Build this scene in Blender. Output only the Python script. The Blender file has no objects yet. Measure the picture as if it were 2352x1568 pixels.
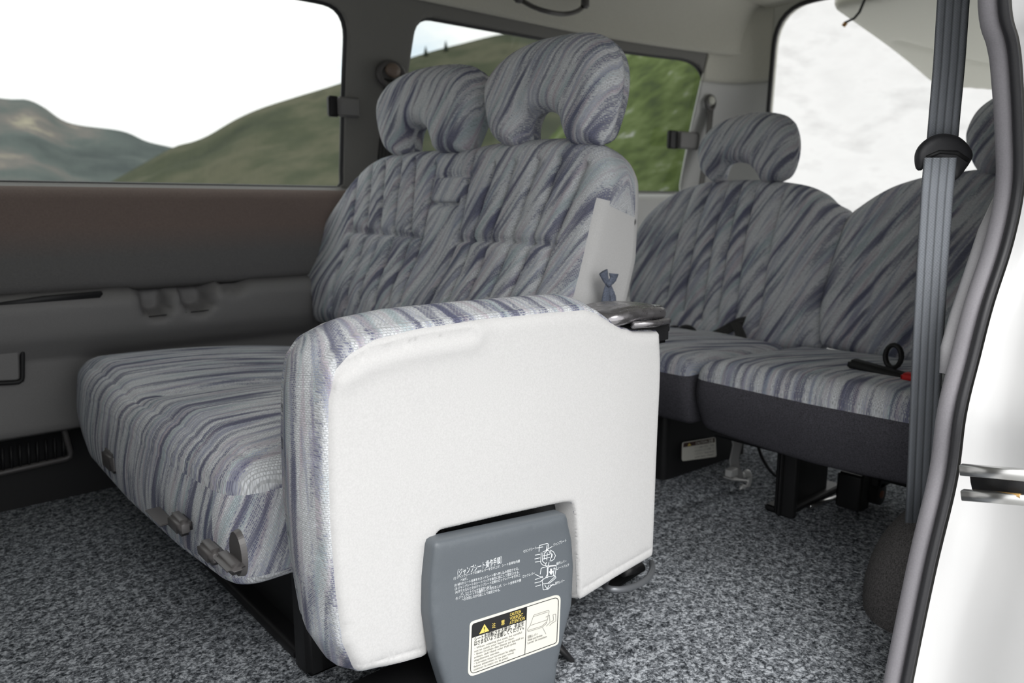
import bpy, bmesh, math, random
import numpy as np
from mathutils import Vector, Matrix, noise
from mathutils.geometry import delaunay_2d_cdt
random.seed(7)
S = bpy.context.scene
COL = S.collection
# ------------------------------------------------------------------ camera
AZ, PITCH, FPX, CAMZ = math.radians(49.07), math.radians(10.3), 1727.0, 0.70
FW = Vector((math.cos(AZ)*math.cos(PITCH), math.sin(AZ)*math.cos(PITCH), -math.sin(PITCH)))
RT = Vector((math.sin(AZ), -math.cos(AZ), 0))
UP = RT.cross(FW)
CP = Vector((0, 0, CAMZ))
cd = bpy.data.cameras.new('camera'); cam = bpy.data.objects.new('camera', cd); COL.objects.link(cam)
cam.matrix_world = Matrix(((RT.x, UP.x, -FW.x, CP.x), (RT.y, UP.y, -FW.y, CP.y), (RT.z, UP.z, -FW.z, CP.z), (0, 0, 0, 1)))
cd.sensor_width = 36; cd.lens = FPX/2352*36; cd.clip_start = .02; cd.clip_end = 3000
cd.dof.use_dof = True; cd.dof.focus_distance = 1.02; cd.dof.aperture_fstop = 5.0
S.camera = cam
# ------------------------------------------------------------------ sky and sun
W = bpy.data.worlds.new('sky'); S.world = W; W.use_nodes = True
nt = W.node_tree; nt.nodes.clear()
def N(nt, t, **k):
    n = nt.nodes.new(t)
    for a, b in k.items():
        if a.startswith('i_'): n.inputs[a[2:].replace('_', ' ')].default_value = b
        else: setattr(n, a, b)
    return n
tc = N(nt, 'ShaderNodeTexCoord'); mp = N(nt, 'ShaderNodeMapping'); mp.inputs['Scale'].default_value = (1, 1, 2.6)
nz = N(nt, 'ShaderNodeTexNoise', i_Scale=2.6, i_Detail=6.0, i_Roughness=.55)
rp = N(nt, 'ShaderNodeValToRGB'); e = rp.color_ramp.elements
e[0].position = .34; e[0].color = (.74, .84, .94, 1); e[1].position = .42; e[1].color = (1, 1, 1, 1)
k = e.new(.55); k.color = (1, 1, 1, 1); k = e.new(.72); k.color = (.70, .705, .71, 1)
bgn = N(nt, 'ShaderNodeBackground', i_Strength=1.75); wo = N(nt, 'ShaderNodeOutputWorld')
L = nt.links.new
L(tc.outputs['Generated'], mp.inputs[0]); L(mp.outputs[0], nz.inputs['Vector']); L(nz.outputs[0], rp.inputs[0])
L(rp.outputs[0], bgn.inputs[0]); L(bgn.outputs[0], wo.inputs[0])
sd = bpy.data.lights.new('sun', 'SUN'); sd.energy = 1.9; sd.angle = math.radians(40); sd.color = (1, .985, .96)
so = bpy.data.objects.new('sun', sd); COL.objects.link(so)
so.rotation_euler = Vector((.25, .78, -1.12)).to_track_quat('-Z', 'Y').to_euler()
S.view_settings.view_transform = 'Standard'; S.view_settings.look = 'None'
S.view_settings.exposure = 0.22; S.view_settings.gamma = 1; S.view_settings.use_curve_mapping = False

# ------------------------------------------------------------------ helpers
def ray(u, v): return FW*FPX + RT*(u-1176) + UP*(784-v)
def P(u, v, x=None, y=None, z=None, pl=None):
    """point of the place seen at a photo position, on the plane given"""
    d = ray(u, v)
    if x is not None: t = x/d.x
    elif y is not None: t = y/d.y
    elif z is not None: t = (z-CAMZ)/d.z
    else:
        n, c = Vector(pl[0]), pl[1]; t = (c - n.dot(CP))/n.dot(d)
    return CP + d*t
def empty(name, loc, label=None, cat=None, group=None):
    o = bpy.data.objects.new(name, None); COL.objects.link(o); o.location = loc; o.empty_display_size = .05
    tag(o, label, cat, group); return o
def tag(o, label=None, cat=None, group=None, kind=None):
    if label: o['label'] = label
    if cat: o['category'] = cat
    if group: o['group'] = group
    if kind: o['kind'] = kind
    return o
def wpos(o):
    m = Vector((0, 0, 0))
    while o: m += o.location; o = o.parent
    return m
def link(name, me, mat=None, parent=None, smooth=True, label=None):
    """mesh in world coordinates -> object whose origin follows its parent"""
    if isinstance(me, bmesh.types.BMesh):
        m = bpy.data.meshes.new(name); me.to_mesh(m); me.free(); me = m
    o = bpy.data.objects.new(name, me); COL.objects.link(o)
    if mat and not me.materials: me.materials.append(mat)
    if smooth:
        for p in me.polygons: p.use_smooth = True
        if 'boxed' in me.attributes: w = o.modifiers.new('w', 'WEIGHTED_NORMAL'); w.keep_sharp = True; w.weight = 90
    if parent:
        o.parent = parent; off = wpos(parent); me.transform(Matrix.Translation(-off))
    if label: o['label'] = label
    return o
def rebase(o):
    """put a single-mesh thing's origin at its bottom centre"""
    me = o.data; c = np.array([v.co[:] for v in me.vertices]); b = Vector(((c[:, 0].min()+c[:, 0].max())/2, (c[:, 1].min()+c[:, 1].max())/2, c[:, 2].min()))
    me.transform(Matrix.Translation(-b)); o.location = b; return o
def struct(o): o['kind'] = 'structure'; return o
def inside(p, poly):
    x, y = p; c = False; n = len(poly); j = n-1
    for i in range(n):
        a, b = poly[i], poly[j]
        if (a[1] > y) != (b[1] > y) and x < (b[0]-a[0])*(y-a[1])/(b[1]-a[1])+a[0]: c = not c
        j = i
    return c
def segdist(Q, a, b):
    a = np.array(a); b = np.array(b); ab = b-a; l = max((ab**2).sum(), 1e-12)
    t = np.clip(((Q-a)@ab)/l, 0, 1); return np.sqrt((((a+t[:, None]*ab)-Q)**2).sum(1))
def polydist(Q, poly, closed=True):
    d = np.full(len(Q), 9.)
    for i in range(len(poly) if closed else len(poly)-1): d = np.minimum(d, segdist(Q, poly[i], poly[(i+1) % len(poly)]))
    return d
def resample(pts, step, closed=True):
    P_ = [np.array(p, float) for p in pts]
    if closed: P_.append(P_[0])
    L_ = [0]
    for a, b in zip(P_, P_[1:]): L_.append(L_[-1]+np.linalg.norm(b-a))
    n = max(3, int(round(L_[-1]/step))); out = []
    for i in range(n if closed else n+1):
        s = L_[-1]*i/n; k = min(max(np.searchsorted(L_, s, 'right')-1, 0), len(P_)-2)
        f = (s-L_[k])/max(L_[k+1]-L_[k], 1e-9); out.append(tuple(P_[k]*(1-f)+P_[k+1]*f))
    return out
def spline(pts, closed=True, k=8):
    n = len(pts); out = []; A = [np.array(p, float) for p in pts]
    for i in range(n if closed else n-1):
        g = (lambda j: A[j % n]) if closed else (lambda j: A[min(max(j, 0), n-1)])
        p0, p1, p2, p3 = g(i-1), g(i), g(i+1), g(i+2)
        for j in range(k):
            t = j/k; out.append(tuple(.5*((2*p1)+(-p0+p2)*t+(2*p0-5*p1+4*p2-p3)*t*t+(-p0+3*p1-3*p2+p3)*t**3)))
    if not closed: out.append(tuple(A[-1]))
    return out
def rpoly(pts, r, k=6):
    """polygon with rounded corners; r one radius or one per corner"""
    n = len(pts); out = []
    for i in range(n):
        rr = r[i] if isinstance(r, (list, tuple)) else r
        a, b, c = (np.array(pts[(i+q) % n], float) for q in (-1, 0, 1))
        d1 = a-b; d2 = c-b; l1 = np.linalg.norm(d1); l2 = np.linalg.norm(d2); d1 /= l1; d2 /= l2
        ang = math.acos(max(-1, min(1, d1@d2)))
        if rr < 1e-6 or ang > 3.1: out.append(tuple(b)); continue
        t = min(rr/math.tan(ang/2), l1*.48, l2*.48); p, q = b+d1*t, b+d2*t
        for j in range(k+1):
            s = j/k; out.append(tuple((1-s)**2*p+2*s*(1-s)*b+s*s*q))
    return out
def area(poly): return sum(poly[i-1][0]*poly[i][1]-poly[i][0]*poly[i-1][1] for i in range(len(poly)))/2
def inset_pt(poly, i, d):
    n = len(poly); a = np.array(poly[i-1]); c = np.array(poly[(i+1) % n]); t = c-a; t = t/max(np.linalg.norm(t), 1e-9)
    return (poly[i][0]-t[1]*d, poly[i][1]+t[0]*d)      # inward for CCW
def tri(outer, holes, step, extra=(), cons=()):
    vs = [Vector(p) for p in outer]; ed = [(i, (i+1) % len(outer)) for i in range(len(outer))]
    for h in holes:
        b = len(vs); vs += [Vector(p) for p in h]; ed += [(b+i, b+(i+1) % len(h)) for i in range(len(h))]
    nb = len(vs)
    xs = [p[0] for p in outer]; ys = [p[1] for p in outer]
    G = []
    y = min(ys)+step/2; r = 0
    while y < max(ys):
        x = min(xs)+step*(.5 if r % 2 else .25)
        while x < max(xs):
            if inside((x, y), outer) and not any(inside((x, y), h) for h in holes): G.append((x, y))
            x += step
        y += step*.87; r += 1
    if G:
        A = np.array(G); d = polydist(A, outer)
        for h in holes: d = np.minimum(d, polydist(A, h))
        G = [g for g, q in zip(G, d) if q > step*.45]
    for c in cons:
        if G:
            d = polydist(np.array(G), c, False); G = [g for g, q in zip(G, d) if q > step*.35]
    if extra:
        A = np.array(extra)
        if G:
            B = np.array(G); keep = []
            dm = np.array([np.min(((A-b)**2).sum(1)) for b in B])
            G = [g for g, q in zip(G, dm) if q > (step*.4)**2]
        G += [tuple(a) for a in extra]
    vs += [Vector(p) for p in G]
    for c in cons:
        b = len(vs); vs += [Vector(p) for p in c]; ed += [(b+i, b+i+1) for i in range(len(c)-1)]
    V, E, F, ov, oe, of = delaunay_2d_cdt(vs, ed, [], 0, 1e-6)
    F2 = []
    for f in F:
        c = (sum(V[i][0] for i in f)/len(f), sum(V[i][1] for i in f)/len(f))
        if inside(c, outer) and not any(inside(c, h) for h in holes): F2.append(list(f))
    back = {}
    for i, o in enumerate(ov):
        for q in o: back[q] = i
    return V, F2, [back[i] for i in range(nb)]
def uvset(me, uv):
    l = me.uv_layers.new(name='UVMap')
    for lp in me.loops: l.data[lp.index].uv = uv[lp.vertex_index]
def mesh(name, V, F, uv=None):
    me = bpy.data.meshes.new(name); me.from_pydata([tuple(v) for v in V], [], F); me.update()
    if uv is not None: uvset(me, uv)
    return me
def sheet(name, outer, holes, step, fn, mat, parent=None, thick=0, uvfn=None, cons=()):
    oo = []
    for i, a in enumerate(outer):       # every side divided, corners kept
        c = outer[(i+1) % len(outer)]; k = max(1, int(math.hypot(c[0]-a[0], c[1]-a[1])/step))
        oo += [(a[0]+(c[0]-a[0])*j/k, a[1]+(c[1]-a[1])*j/k) for j in range(k)]
    V, F, _ = tri(oo, holes, step, (), cons)
    me = mesh(name, [fn(v[0], v[1]) for v in V], F, [uvfn(v) if uvfn else (v[0], v[1]) for v in V])
    o = link(name, me, mat, parent)
    if thick:
        m = o.modifiers.new('t', 'SOLIDIFY'); m.thickness = abs(thick); m.offset = 1 if thick > 0 else -1
    return o
def fixnormals(V, F, uv, fuv=None):
    bm = bmesh.new(); vv = [bm.verts.new(v) for v in V]
    l = bm.loops.layers.uv.new('UVMap')
    fk = []
    for fi, f in enumerate(F):
        try: ff = bm.faces.new([vv[i] for i in f])
        except ValueError: fk.append(None); continue
        for q, (lp, i) in enumerate(zip(ff.loops, f)): lp[l].uv = fuv[fi][q] if fuv and fi in fuv else uv[i]
        fk.append(ff)
    bmesh.ops.recalc_face_normals(bm, faces=bm.faces)
    return bm, fk
def pad(outline, fn, Hf, Hb, R, step=.012, grooves=(), bulge=None, key=None, uvfn=None, Rb=None, nside=3, puff=0., ostep=None, cons=(), Rf=None, arc=False):
    """upholstered block: closed outline, rounded rims, stitched grooves.  Returns {key: mesh}"""
    if area(outline) < 0: outline = outline[::-1]
    outline = resample(outline, ostep or step*.8)
    Rb = Rb or R; n = len(outline); extra = []
    for fr in (.05, .16, .32, .55, .8):
        for i in range(0, n, 1 if fr < .5 else 2):
            q = inset_pt(outline, i, R*fr)
            if inside(q, outline): extra.append(q)
    if extra:
        A = np.array(extra); d = polydist(A, outline); m = len(extra)
        extra = [q for q, s in zip(extra, d) if s > R*.03]
    for g in grooves:
        pts = resample(g[0], step*.8, False)
        gq = [q for q in pts if inside(q, outline)]
        extra = [q for q in extra]
        for off in (0, g[1], -g[1]):
            for i, q in enumerate(gq):
                a = gq[max(i-1, 0)]; c = gq[min(i+1, len(gq)-1)]; tx, ty = c[0]-a[0], c[1]-a[1]; l = math.hypot(tx, ty) or 1
                extra.append((q[0]-ty/l*off, q[1]+tx/l*off))
    # thin out extras that crowd each other
    seen = {}; ex = []
    for q in extra:
        c = (round(q[0]/.0012), round(q[1]/.0012))
        if c not in seen and inside(q, outline): seen[c] = 1; ex.append(q)
    for c in cons:
        d = polydist(np.array(ex), c, False); ex = [q for q, w in zip(ex, d) if w > .0009]
    V, F, B = tri(outline, [], step, ex, cons)
    Q = np.array([(v[0], v[1]) for v in V]); d = polydist(Q, outline)
    f_ = lambda d, R: R*np.sqrt(np.clip(1-(1-np.clip(d/R, 0, 1))**2, 0, 1))
    R0 = R; R = np.array([Rf(q) for q in Q]) if Rf else R
    hf = f_(d, R); hb = f_(d, Rb); HF = np.array([Hf(q) if callable(Hf) else Hf for q in Q]); HB = np.array([Hb(q) if callable(Hb) else Hb for q in Q])
    up = HF-R+hf; dn = -(HB-Rb)-hb
    if bulge: up = up + np.array([bulge(q) for q in Q])*np.clip(d/R, 0, 1)
    for g in grooves:
        dd = polydist(Q, g[0], False); up = up-g[2]*np.exp(-(dd/g[1])**2)*np.clip(d/R0*1.5, .0, 1)
    nv = len(V); VV = [fn(q, u) for q, u in zip(Q, up)] + [fn(q, u) for q, u in zip(Q, dn)]
    UVs = [tuple(q) for q in Q]*2; keys = []; FF = []
    for f in F:
        FF.append(f); c = Q[f].mean(0); keys.append(('front', c))
    for f in F:
        FF.append([i+nv for i in f[::-1]]); keys.append(('back', Q[f].mean(0)))
    k0 = min(range(n), key=lambda i: outline[i][0]+abs(outline[i][1]-sum(p[1] for p in outline)/n)*.01); FUV = {}; S_ = [0]
    for i in range(n): S_.append(S_[-1]+math.dist(outline[i], outline[(i+1) % n]))
    def auv(i, h, b):
        sa = S_[i]-S_[k0]; sa = sa-S_[-1] if sa > S_[-1]/2 else sa; return (outline[k0][0]-(up[B[b]]-h), outline[k0][1]-sa)
    prev = [B[i] for i in range(n)]; last = [B[i]+nv for i in range(n)]
    for s in range(1, nside+1):
        if s < nside:
            cur = []
            for i in range(n):
                t = s/nside; h = up[B[i]]*(1-t)+dn[B[i]]*t; q = inset_pt(outline, i, -puff*math.sin(math.pi*t))
                cur.append(len(VV)); VV.append(fn(q, h)); w = inset_pt(outline, i, -(up[B[i]]-h)); UVs.append(w)
        else: cur = last
        for i in range(n):
            j = (i+1) % n
            if arc:
                ha, hb_ = [[up[B[q]]*(1-w/nside)+dn[B[q]]*w/nside for w in (s-1, s)] for q in (i, j)]
                p, q_ = auv(i, ha[0], i), auv(i, ha[1], i); dl = S_[i+1]-S_[i]
                FUV[len(FF)] = [p, (p[0], p[1]-dl), (q_[0], q_[1]-dl), q_]
            FF.append([prev[i], prev[j], cur[j], cur[i]]); keys.append(('side', np.array(outline[i])))
        prev = cur
    if uvfn: UVs = [uvfn(u) for u in UVs]; FUV = {k: [uvfn(u) for u in v] for k, v in FUV.items()}
    bm, fk = fixnormals(VV, FF, UVs, FUV)
    names = [key(*k) if key else 'body' for k in keys]; out = {}
    for nm in dict.fromkeys(names):
        b2 = bm.copy(); b2.faces.ensure_lookup_table()
        kill = [b2.faces[f.index] for f, k in zip(fk, names) if f and k != nm] if False else None
        bm.faces.index_update(); idx = {f.index for f, k in zip(fk, names) if f and k != nm}
        bmesh.ops.delete(b2, geom=[f for i, f in enumerate(b2.faces) if i in idx], context='FACES')
        me = bpy.data.meshes.new(nm); b2.to_mesh(me); b2.free(); out[nm] = me
    bm.free(); return out
def box(bm, c, s, r=.003, rot=None, seg=2):
    bm.verts.layers.int.get('boxed') or bm.verts.layers.int.new('boxed'); m = bmesh.ops.create_cube(bm, size=1)['verts']
    bmesh.ops.scale(bm, vec=s, verts=m)
    es = list({e for v in m for e in v.link_edges})
    if r: 
        res = bmesh.ops.bevel(bm, geom=es, offset=min(r, min(s)*.45), segments=seg, affect='EDGES'); m = list({v for f in res['faces'] for v in f.verts} | {v for v in m if v.is_valid})
    if rot is not None: bmesh.ops.rotate(bm, matrix=rot, verts=m)
    bmesh.ops.translate(bm, vec=c, verts=m); return m
BOXED = set()
def nb(): return bmesh.new()
def tube(bm, pts, r, seg=10, closed=False, flat=1., upv=Vector((0, 0, 1)), sq=False):
    pts = [Vector(p) for p in pts]; n = len(pts); rings = []
    for i, p in enumerate(pts):
        a = pts[(i-1) % n] if closed or i else p; c = pts[(i+1) % n] if closed or i < n-1 else p
        t = (c-a).normalized(); s = t.cross(upv)
        if s.length < 1e-3: s = t.cross(Vector((1, 0, 0)))
        s.normalize(); w = s.cross(t); rr = r[i] if isinstance(r, (list, tuple)) else r; ring = []
        for k in range(seg):
            an = 2*math.pi*k/seg; ca, sa = math.cos(an), math.sin(an)
            if sq: ca = math.copysign(abs(ca)**.35, ca); sa = math.copysign(abs(sa)**.35, sa)
            ring.append(bm.verts.new(p+s*ca*rr+w*sa*rr*flat))
        rings.append(ring)
    for i in range(n if closed else n-1):
        A, B = rings[i], rings[(i+1) % n]
        for k in range(seg): bm.faces.new([A[k], A[(k+1) % seg], B[(k+1) % seg], B[k]])
    if not closed: bm.faces.new(rings[0][::-1]); bm.faces.new(rings[-1])
    return bm
def prism(bm, poly, fn, h0, h1, bev=0.002):
    """outline extruded between two heights with a small bevelled upper rim"""
    if area(poly) < 0: poly = poly[::-1]
    n = len(poly); ins = [inset_pt(poly, i, bev) for i in range(n)]
    a = [bm.verts.new(fn(p, h0)) for p in poly]; b = [bm.verts.new(fn(p, h1-bev)) for p in poly]; c = [bm.verts.new(fn(p, h1)) for p in ins]
    fs = [bm.faces.new(c), bm.faces.new(a[::-1])]
    for i in range(n):
        j = (i+1) % n; fs.append(bm.faces.new([a[i], a[j], b[j], b[i]])); fs.append(bm.faces.new([b[i], b[j], c[j], c[i]]))
    bmesh.ops.recalc_face_normals(bm, faces=fs); return bm
def lin(c): return tuple((x/255/12.92 if x/255 <= .04045 else ((x/255+.055)/1.055)**2.4) for x in c)+(1,)

# ------------------------------------------------------------------ materials
def base(name, col, rough=.6, metal=0, spec=.5):
    m = bpy.data.materials.new(name); m.use_nodes = True; b = m.node_tree.nodes['Principled BSDF']
    b.inputs['Base Color'].default_value = col if len(col) == 4 else tuple(col)+(1,)
    b.inputs['Roughness'].default_value = rough; b.inputs['Metallic'].default_value = metal
    b.inputs['Specular IOR Level'].default_value = spec
    return m, m.node_tree, b
def math_(nt, op, a, b=None, c=None):
    n = nt.nodes.new('ShaderNodeMath'); n.operation = op
    for i, x in enumerate((a, b, c)):
        if x is None: continue
        if isinstance(x, (int, float)): n.inputs[i].default_value = x
        else: nt.links.new(x, n.inputs[i])
    return n.outputs[0]
def ramp(nt, fac, stops, interp='LINEAR'):
    r = nt.nodes.new('ShaderNodeValToRGB'); r.color_ramp.interpolation = interp; e = r.color_ramp.elements
    while len(e) < len(stops): e.new(.5)
    for q, (p, c) in zip(e, stops): q.position = p; q.color = c if len(c) == 4 else tuple(c)+(1,)
    nt.links.new(fac, r.inputs[0]); return r.outputs[0]
def mixc(nt, f, a, b, mode='MIX'):
    n = nt.nodes.new('ShaderNodeMix'); n.data_type = 'RGBA'; n.blend_type = mode
    for s, x in ((0, f), (6, a), (7, b)):
        if hasattr(x, 'is_linked'): nt.links.new(x, n.inputs[s])
        else: n.inputs[s].default_value = x if not isinstance(x, tuple) or len(x) == 4 else x+(1,)
    return n.outputs[2]
def bump(nt, b, h, strength=.3, dist=.002):
    n = N(nt, 'ShaderNodeBump', i_Strength=strength, i_Distance=dist); nt.links.new(h, n.inputs['Height']); nt.links.new(n.outputs[0], b.inputs['Normal'])
def grain(name, col, rough=.6, scale=300, amt=.12, bstr=.15, spec=.4, big=0.0, bdist=.001):
    m, nt, b = base(name, col, rough, 0, spec); t = N(nt, 'ShaderNodeTexCoord')
    n1 = N(nt, 'ShaderNodeTexNoise', i_Scale=scale, i_Detail=3.0); nt.links.new(t.outputs['Object'], n1.inputs['Vector'])
    c = ramp(nt, n1.outputs[0], [(.3, tuple(x*(1-amt) for x in col[:3])), (.7, tuple(min(1, x*(1+amt)) for x in col[:3]))])
    if big:
        n2 = N(nt, 'ShaderNodeTexNoise', i_Scale=7.0, i_Detail=4.0); nt.links.new(t.outputs['Object'], n2.inputs['Vector'])
        c = mixc(nt, 1.0, c, ramp(nt, n2.outputs[0], [(.3, (1-big,)*3), (.7, (1,)*3)]), 'MULTIPLY')
    nt.links.new(c, b.inputs['Base Color']); bump(nt, b, n1.outputs[0], bstr, bdist); return m
def fabric(name, ang=58, k=1.0, seed=0.):
    """knitted upholstery: pale ground, brushed diagonal streaks of navy, teal and mauve"""
    m, nt, b = base(name, (.5, .5, .5), .95, 0, .15); L = nt.links.new
    b.inputs['Sheen Weight'].default_value = .0
    t = N(nt, 'ShaderNodeTexCoord')
    def streak(a, sx, sy, off, detail=2.):
        mp0 = N(nt, 'ShaderNodeMapping'); mp0.inputs['Rotation'].default_value = (0, 0, -math.radians(a)); mp0.inputs['Location'].default_value = (off, off*.7+seed, seed)
        L(t.outputs['UV'], mp0.inputs[0])
        mp = N(nt, 'ShaderNodeMapping'); mp.inputs['Scale'].default_value = (sx, sy, 1); L(mp0.outputs[0], mp.inputs[0])
        n = N(nt, 'ShaderNodeTexNoise', i_Scale=1.0, i_Detail=detail, i_Roughness=.45, i_Distortion=.08); L(mp.outputs[0], n.inputs['Vector']); return n.outputs[0]
    br = N(nt, 'ShaderNodeTexBrick', i_Scale=1.0); br.offset = .5
    br.inputs['Color1'].default_value = (1, 1, 1, 1); br.inputs['Color2'].default_value = (.55, .55, .55, 1); br.inputs['Mortar'].default_value = (.12, .12, .12, 1)
    br.inputs['Mortar Size'].default_value = .0006; br.inputs['Mortar Smooth'].default_value = .6; br.inputs['Brick Width'].default_value = .0046; br.inputs['Row Height'].default_value = .0027
    L(t.outputs['UV'], br.inputs['Vector'])
    hn = N(nt, 'ShaderNodeTexNoise', i_Scale=420.0, i_Detail=1.0); L(t.outputs['UV'], hn.inputs['Vector'])
    dith = math_(nt, 'MULTIPLY_ADD', br.outputs[0], .14, math_(nt, 'MULTIPLY', hn.outputs[0], .10))   # ~.06-.22
    def band(s, lo, hi): return ramp(nt, math_(nt, 'ADD', s, dith), [(lo, (0, 0, 0)), (hi, (1, 1, 1))])
    s1 = band(streak(ang, 4.4*k, 52*k, 0), .665, .73); s2 = band(streak(ang+5, 5*k, 80*k, 3.3), .69, .74)
    s3 = band(streak(ang-4, 4*k, 48*k, 7.1), .69, .76); s4 = band(streak(ang+3, 6*k, 80*k, 11.7), .69, .74)
    c = ramp(nt, hn.outputs[0], [(.3, (.62, .64, .67)), (.7, (.86, .88, .90))])
    c = mixc(nt, math_(nt, 'MULTIPLY', s3, .45), c, (.26, .42, .46, 1)); c = mixc(nt, math_(nt, 'MULTIPLY', s4, .5), c, (.48, .36, .44, 1))
    c = mixc(nt, math_(nt, 'MULTIPLY', s2, .6), c, (.26, .28, .42, 1)); c = mixc(nt, math_(nt, 'MULTIPLY', s1, .85), c, (.12, .125, .21, 1))
    c = mixc(nt, .45, c, br.outputs[0], 'MULTIPLY')
    L(c, b.inputs['Base Color']); bump(nt, b, br.outputs[0], .5, .0015); return m
FAB = fabric('patterned_knit_fabric'); FABC = fabric('patterned_knit_fabric_seat', 8, 1.0, 2.); FABH = fabric('patterned_knit_fabric_headrest', 56, 1.1, 5.)
FABJ = fabric('patterned_knit_fabric_folded', 78, 1.1, 8.)
VINYL = grain('pale_grey_cloth', (.60, .595, .59), .75, 500, .05, .12, .3)
CHAR = grain('charcoal_cloth', (.075, .073, .085), .95, 420, .35, .5, .15)
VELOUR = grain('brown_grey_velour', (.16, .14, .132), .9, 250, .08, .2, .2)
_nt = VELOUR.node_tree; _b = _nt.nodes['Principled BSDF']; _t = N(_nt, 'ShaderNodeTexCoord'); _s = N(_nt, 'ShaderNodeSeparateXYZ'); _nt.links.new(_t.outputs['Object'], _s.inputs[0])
_nt.links.new(mixc(_nt, 1.0, _b.inputs['Base Color'].links[0].from_socket, ramp(_nt, _s.outputs[2], [(.58, (.82, .92, .97)), (.65, (1.12, 1.0, .95))]), 'MULTIPLY'), _b.inputs['Base Color'])  # soft brown-to-grey shading by height, painted into the velour colour
DOORPL = grain('grey_trim_plastic', (.20, .195, .195), .55, 500, .06, .25, .4)
PILLAR = grain('pillar_trim_plastic', (.21, .205, .195), .6, 500, .05, .2, .35)
HEAD = grain('headliner_cloth', (.64, .63, .56), .9, 350, .06, .2, .2)
CREAM = grain('cream_trim', (.62, .62, .56), .6, 300, .03, .1, .3)
DPL = grain('slate_grey_plastic', (.115, .13, .145), .42, 900, .05, .06, .5)
KNOB = grain('brown_grey_knob_plastic', (.085, .08, .08), .38, 900, .05, .05, .5)
BLACK = grain('black_plastic', (.012, .012, .013), .5, 600, .2, .1, .4)
RUBBER = grain('black_rubber', (.02, .02, .023), .45, 600, .15, .1, .5)
EDGE = grain('grey_edge_trim', (.27, .26, .28), .6, 400, .06, .3, .3)
WHITE = base('white_paint', (.62, .62, .62), .25)[0]
STEEL = base('bare_steel', (.55, .55, .54), .3, 1)[0]; DSTEEL = base('dark_painted_steel', (.20, .21, .225), .4, .5)[0]
HINGEM = base('worn_grey_metal', (.30, .29, .30), .28, .85)[0]
def _worn(m):
    nt = m.node_tree; b = nt.nodes['Principled BSDF']; t = N(nt, 'ShaderNodeTexCoord'); n = N(nt, 'ShaderNodeTexNoise', i_Scale=60.0, i_Detail=5.0)
    nt.links.new(t.outputs['Object'], n.inputs['Vector']); nt.links.new(ramp(nt, n.outputs[0], [(.35, (.15, .15, .15)), (.7, (.45, .45, .45))]), b.inputs['Roughness']); bump(nt, b, n.outputs[0], .12, .001)
_worn(HINGEM)
INK = base('white_ink', (.75, .78, .80), .6)[0]; LBL = base('label_cream', (.74, .73, .66), .45)[0]; LBK = base('label_black', (.012, .012, .012), .45)[0]
YEL = base('label_yellow', (.80, .62, .15), .5)[0]; GREYINK = base('label_grey_ink', (.28, .27, .25), .6)[0]; RED = base('red_button', (.6, .02, .02), .4)[0]
def webbing(name, col):
    m, nt, b = base(name, col, .6, 0, .4); t = N(nt, 'ShaderNodeTexCoord')
    sep = N(nt, 'ShaderNodeSeparateXYZ'); nt.links.new(t.outputs['UV'], sep.inputs[0])
    # uv.x across 0..1, uv.y metres along: five ribs and a fine weave
    rib = math_(nt, 'ABSOLUTE', math_(nt, 'SINE', math_(nt, 'MULTIPLY', sep.outputs[0], math.pi*4)))
    wv = math_(nt, 'ABSOLUTE', math_(nt, 'SINE', math_(nt, 'MULTIPLY_ADD', sep.outputs[1], 1400., math_(nt, 'MULTIPLY', sep.outputs[0], 30.))))
    c = ramp(nt, rib, [(.0, tuple(x*.45 for x in col)), (.6, col)])
    c = mixc(nt, .5, c, ramp(nt, wv, [(0, (.55,)*3), (1, (1,)*3)]), 'MULTIPLY')
    nt.links.new(c, b.inputs['Base Color']); bump(nt, b, math_(nt, 'MULTIPLY_ADD', rib, 1., math_(nt, 'MULTIPLY', wv, .3)), .7, .0015); return m
WEB = webbing('belt_webbing', (.27, .29, .32)); WEBD = webbing('dark_belt_webbing', (.035, .034, .034)); WEBG = webbing('grey_belt_webbing', (.16, .155, .15))
# carpet
CARPET, nt, b = base('grey_carpet', (.15, .16, .17), 1., 0, .1)
t = N(nt, 'ShaderNodeTexCoord'); n1 = N(nt, 'ShaderNodeTexNoise', i_Scale=170.0, i_Detail=2.5, i_Roughness=.7, i_Distortion=.6); n2 = N(nt, 'ShaderNodeTexNoise', i_Scale=65.0, i_Detail=3.0); n3 = N(nt, 'ShaderNodeTexNoise', i_Scale=3.0, i_Detail=3.0)
for n in (n1, n2, n3): nt.links.new(t.outputs['Object'], n.inputs['Vector'])
s = math_(nt, 'MULTIPLY_ADD', n2.outputs[0], .35, math_(nt, 'MULTIPLY', n1.outputs[0], .65))
c = ramp(nt, s, [(.39, (.03, .034, .04)), (.5, (.19, .205, .225)), (.60, (.55, .58, .62))])
c = mixc(nt, 1.0, c, ramp(nt, n3.outputs[0], [(.35, (.75,)*3), (.65, (1.05,)*3)]), 'MULTIPLY')
nt.links.new(c, b.inputs['Base Color']); bump(nt, b, s, .9, .006)
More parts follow.
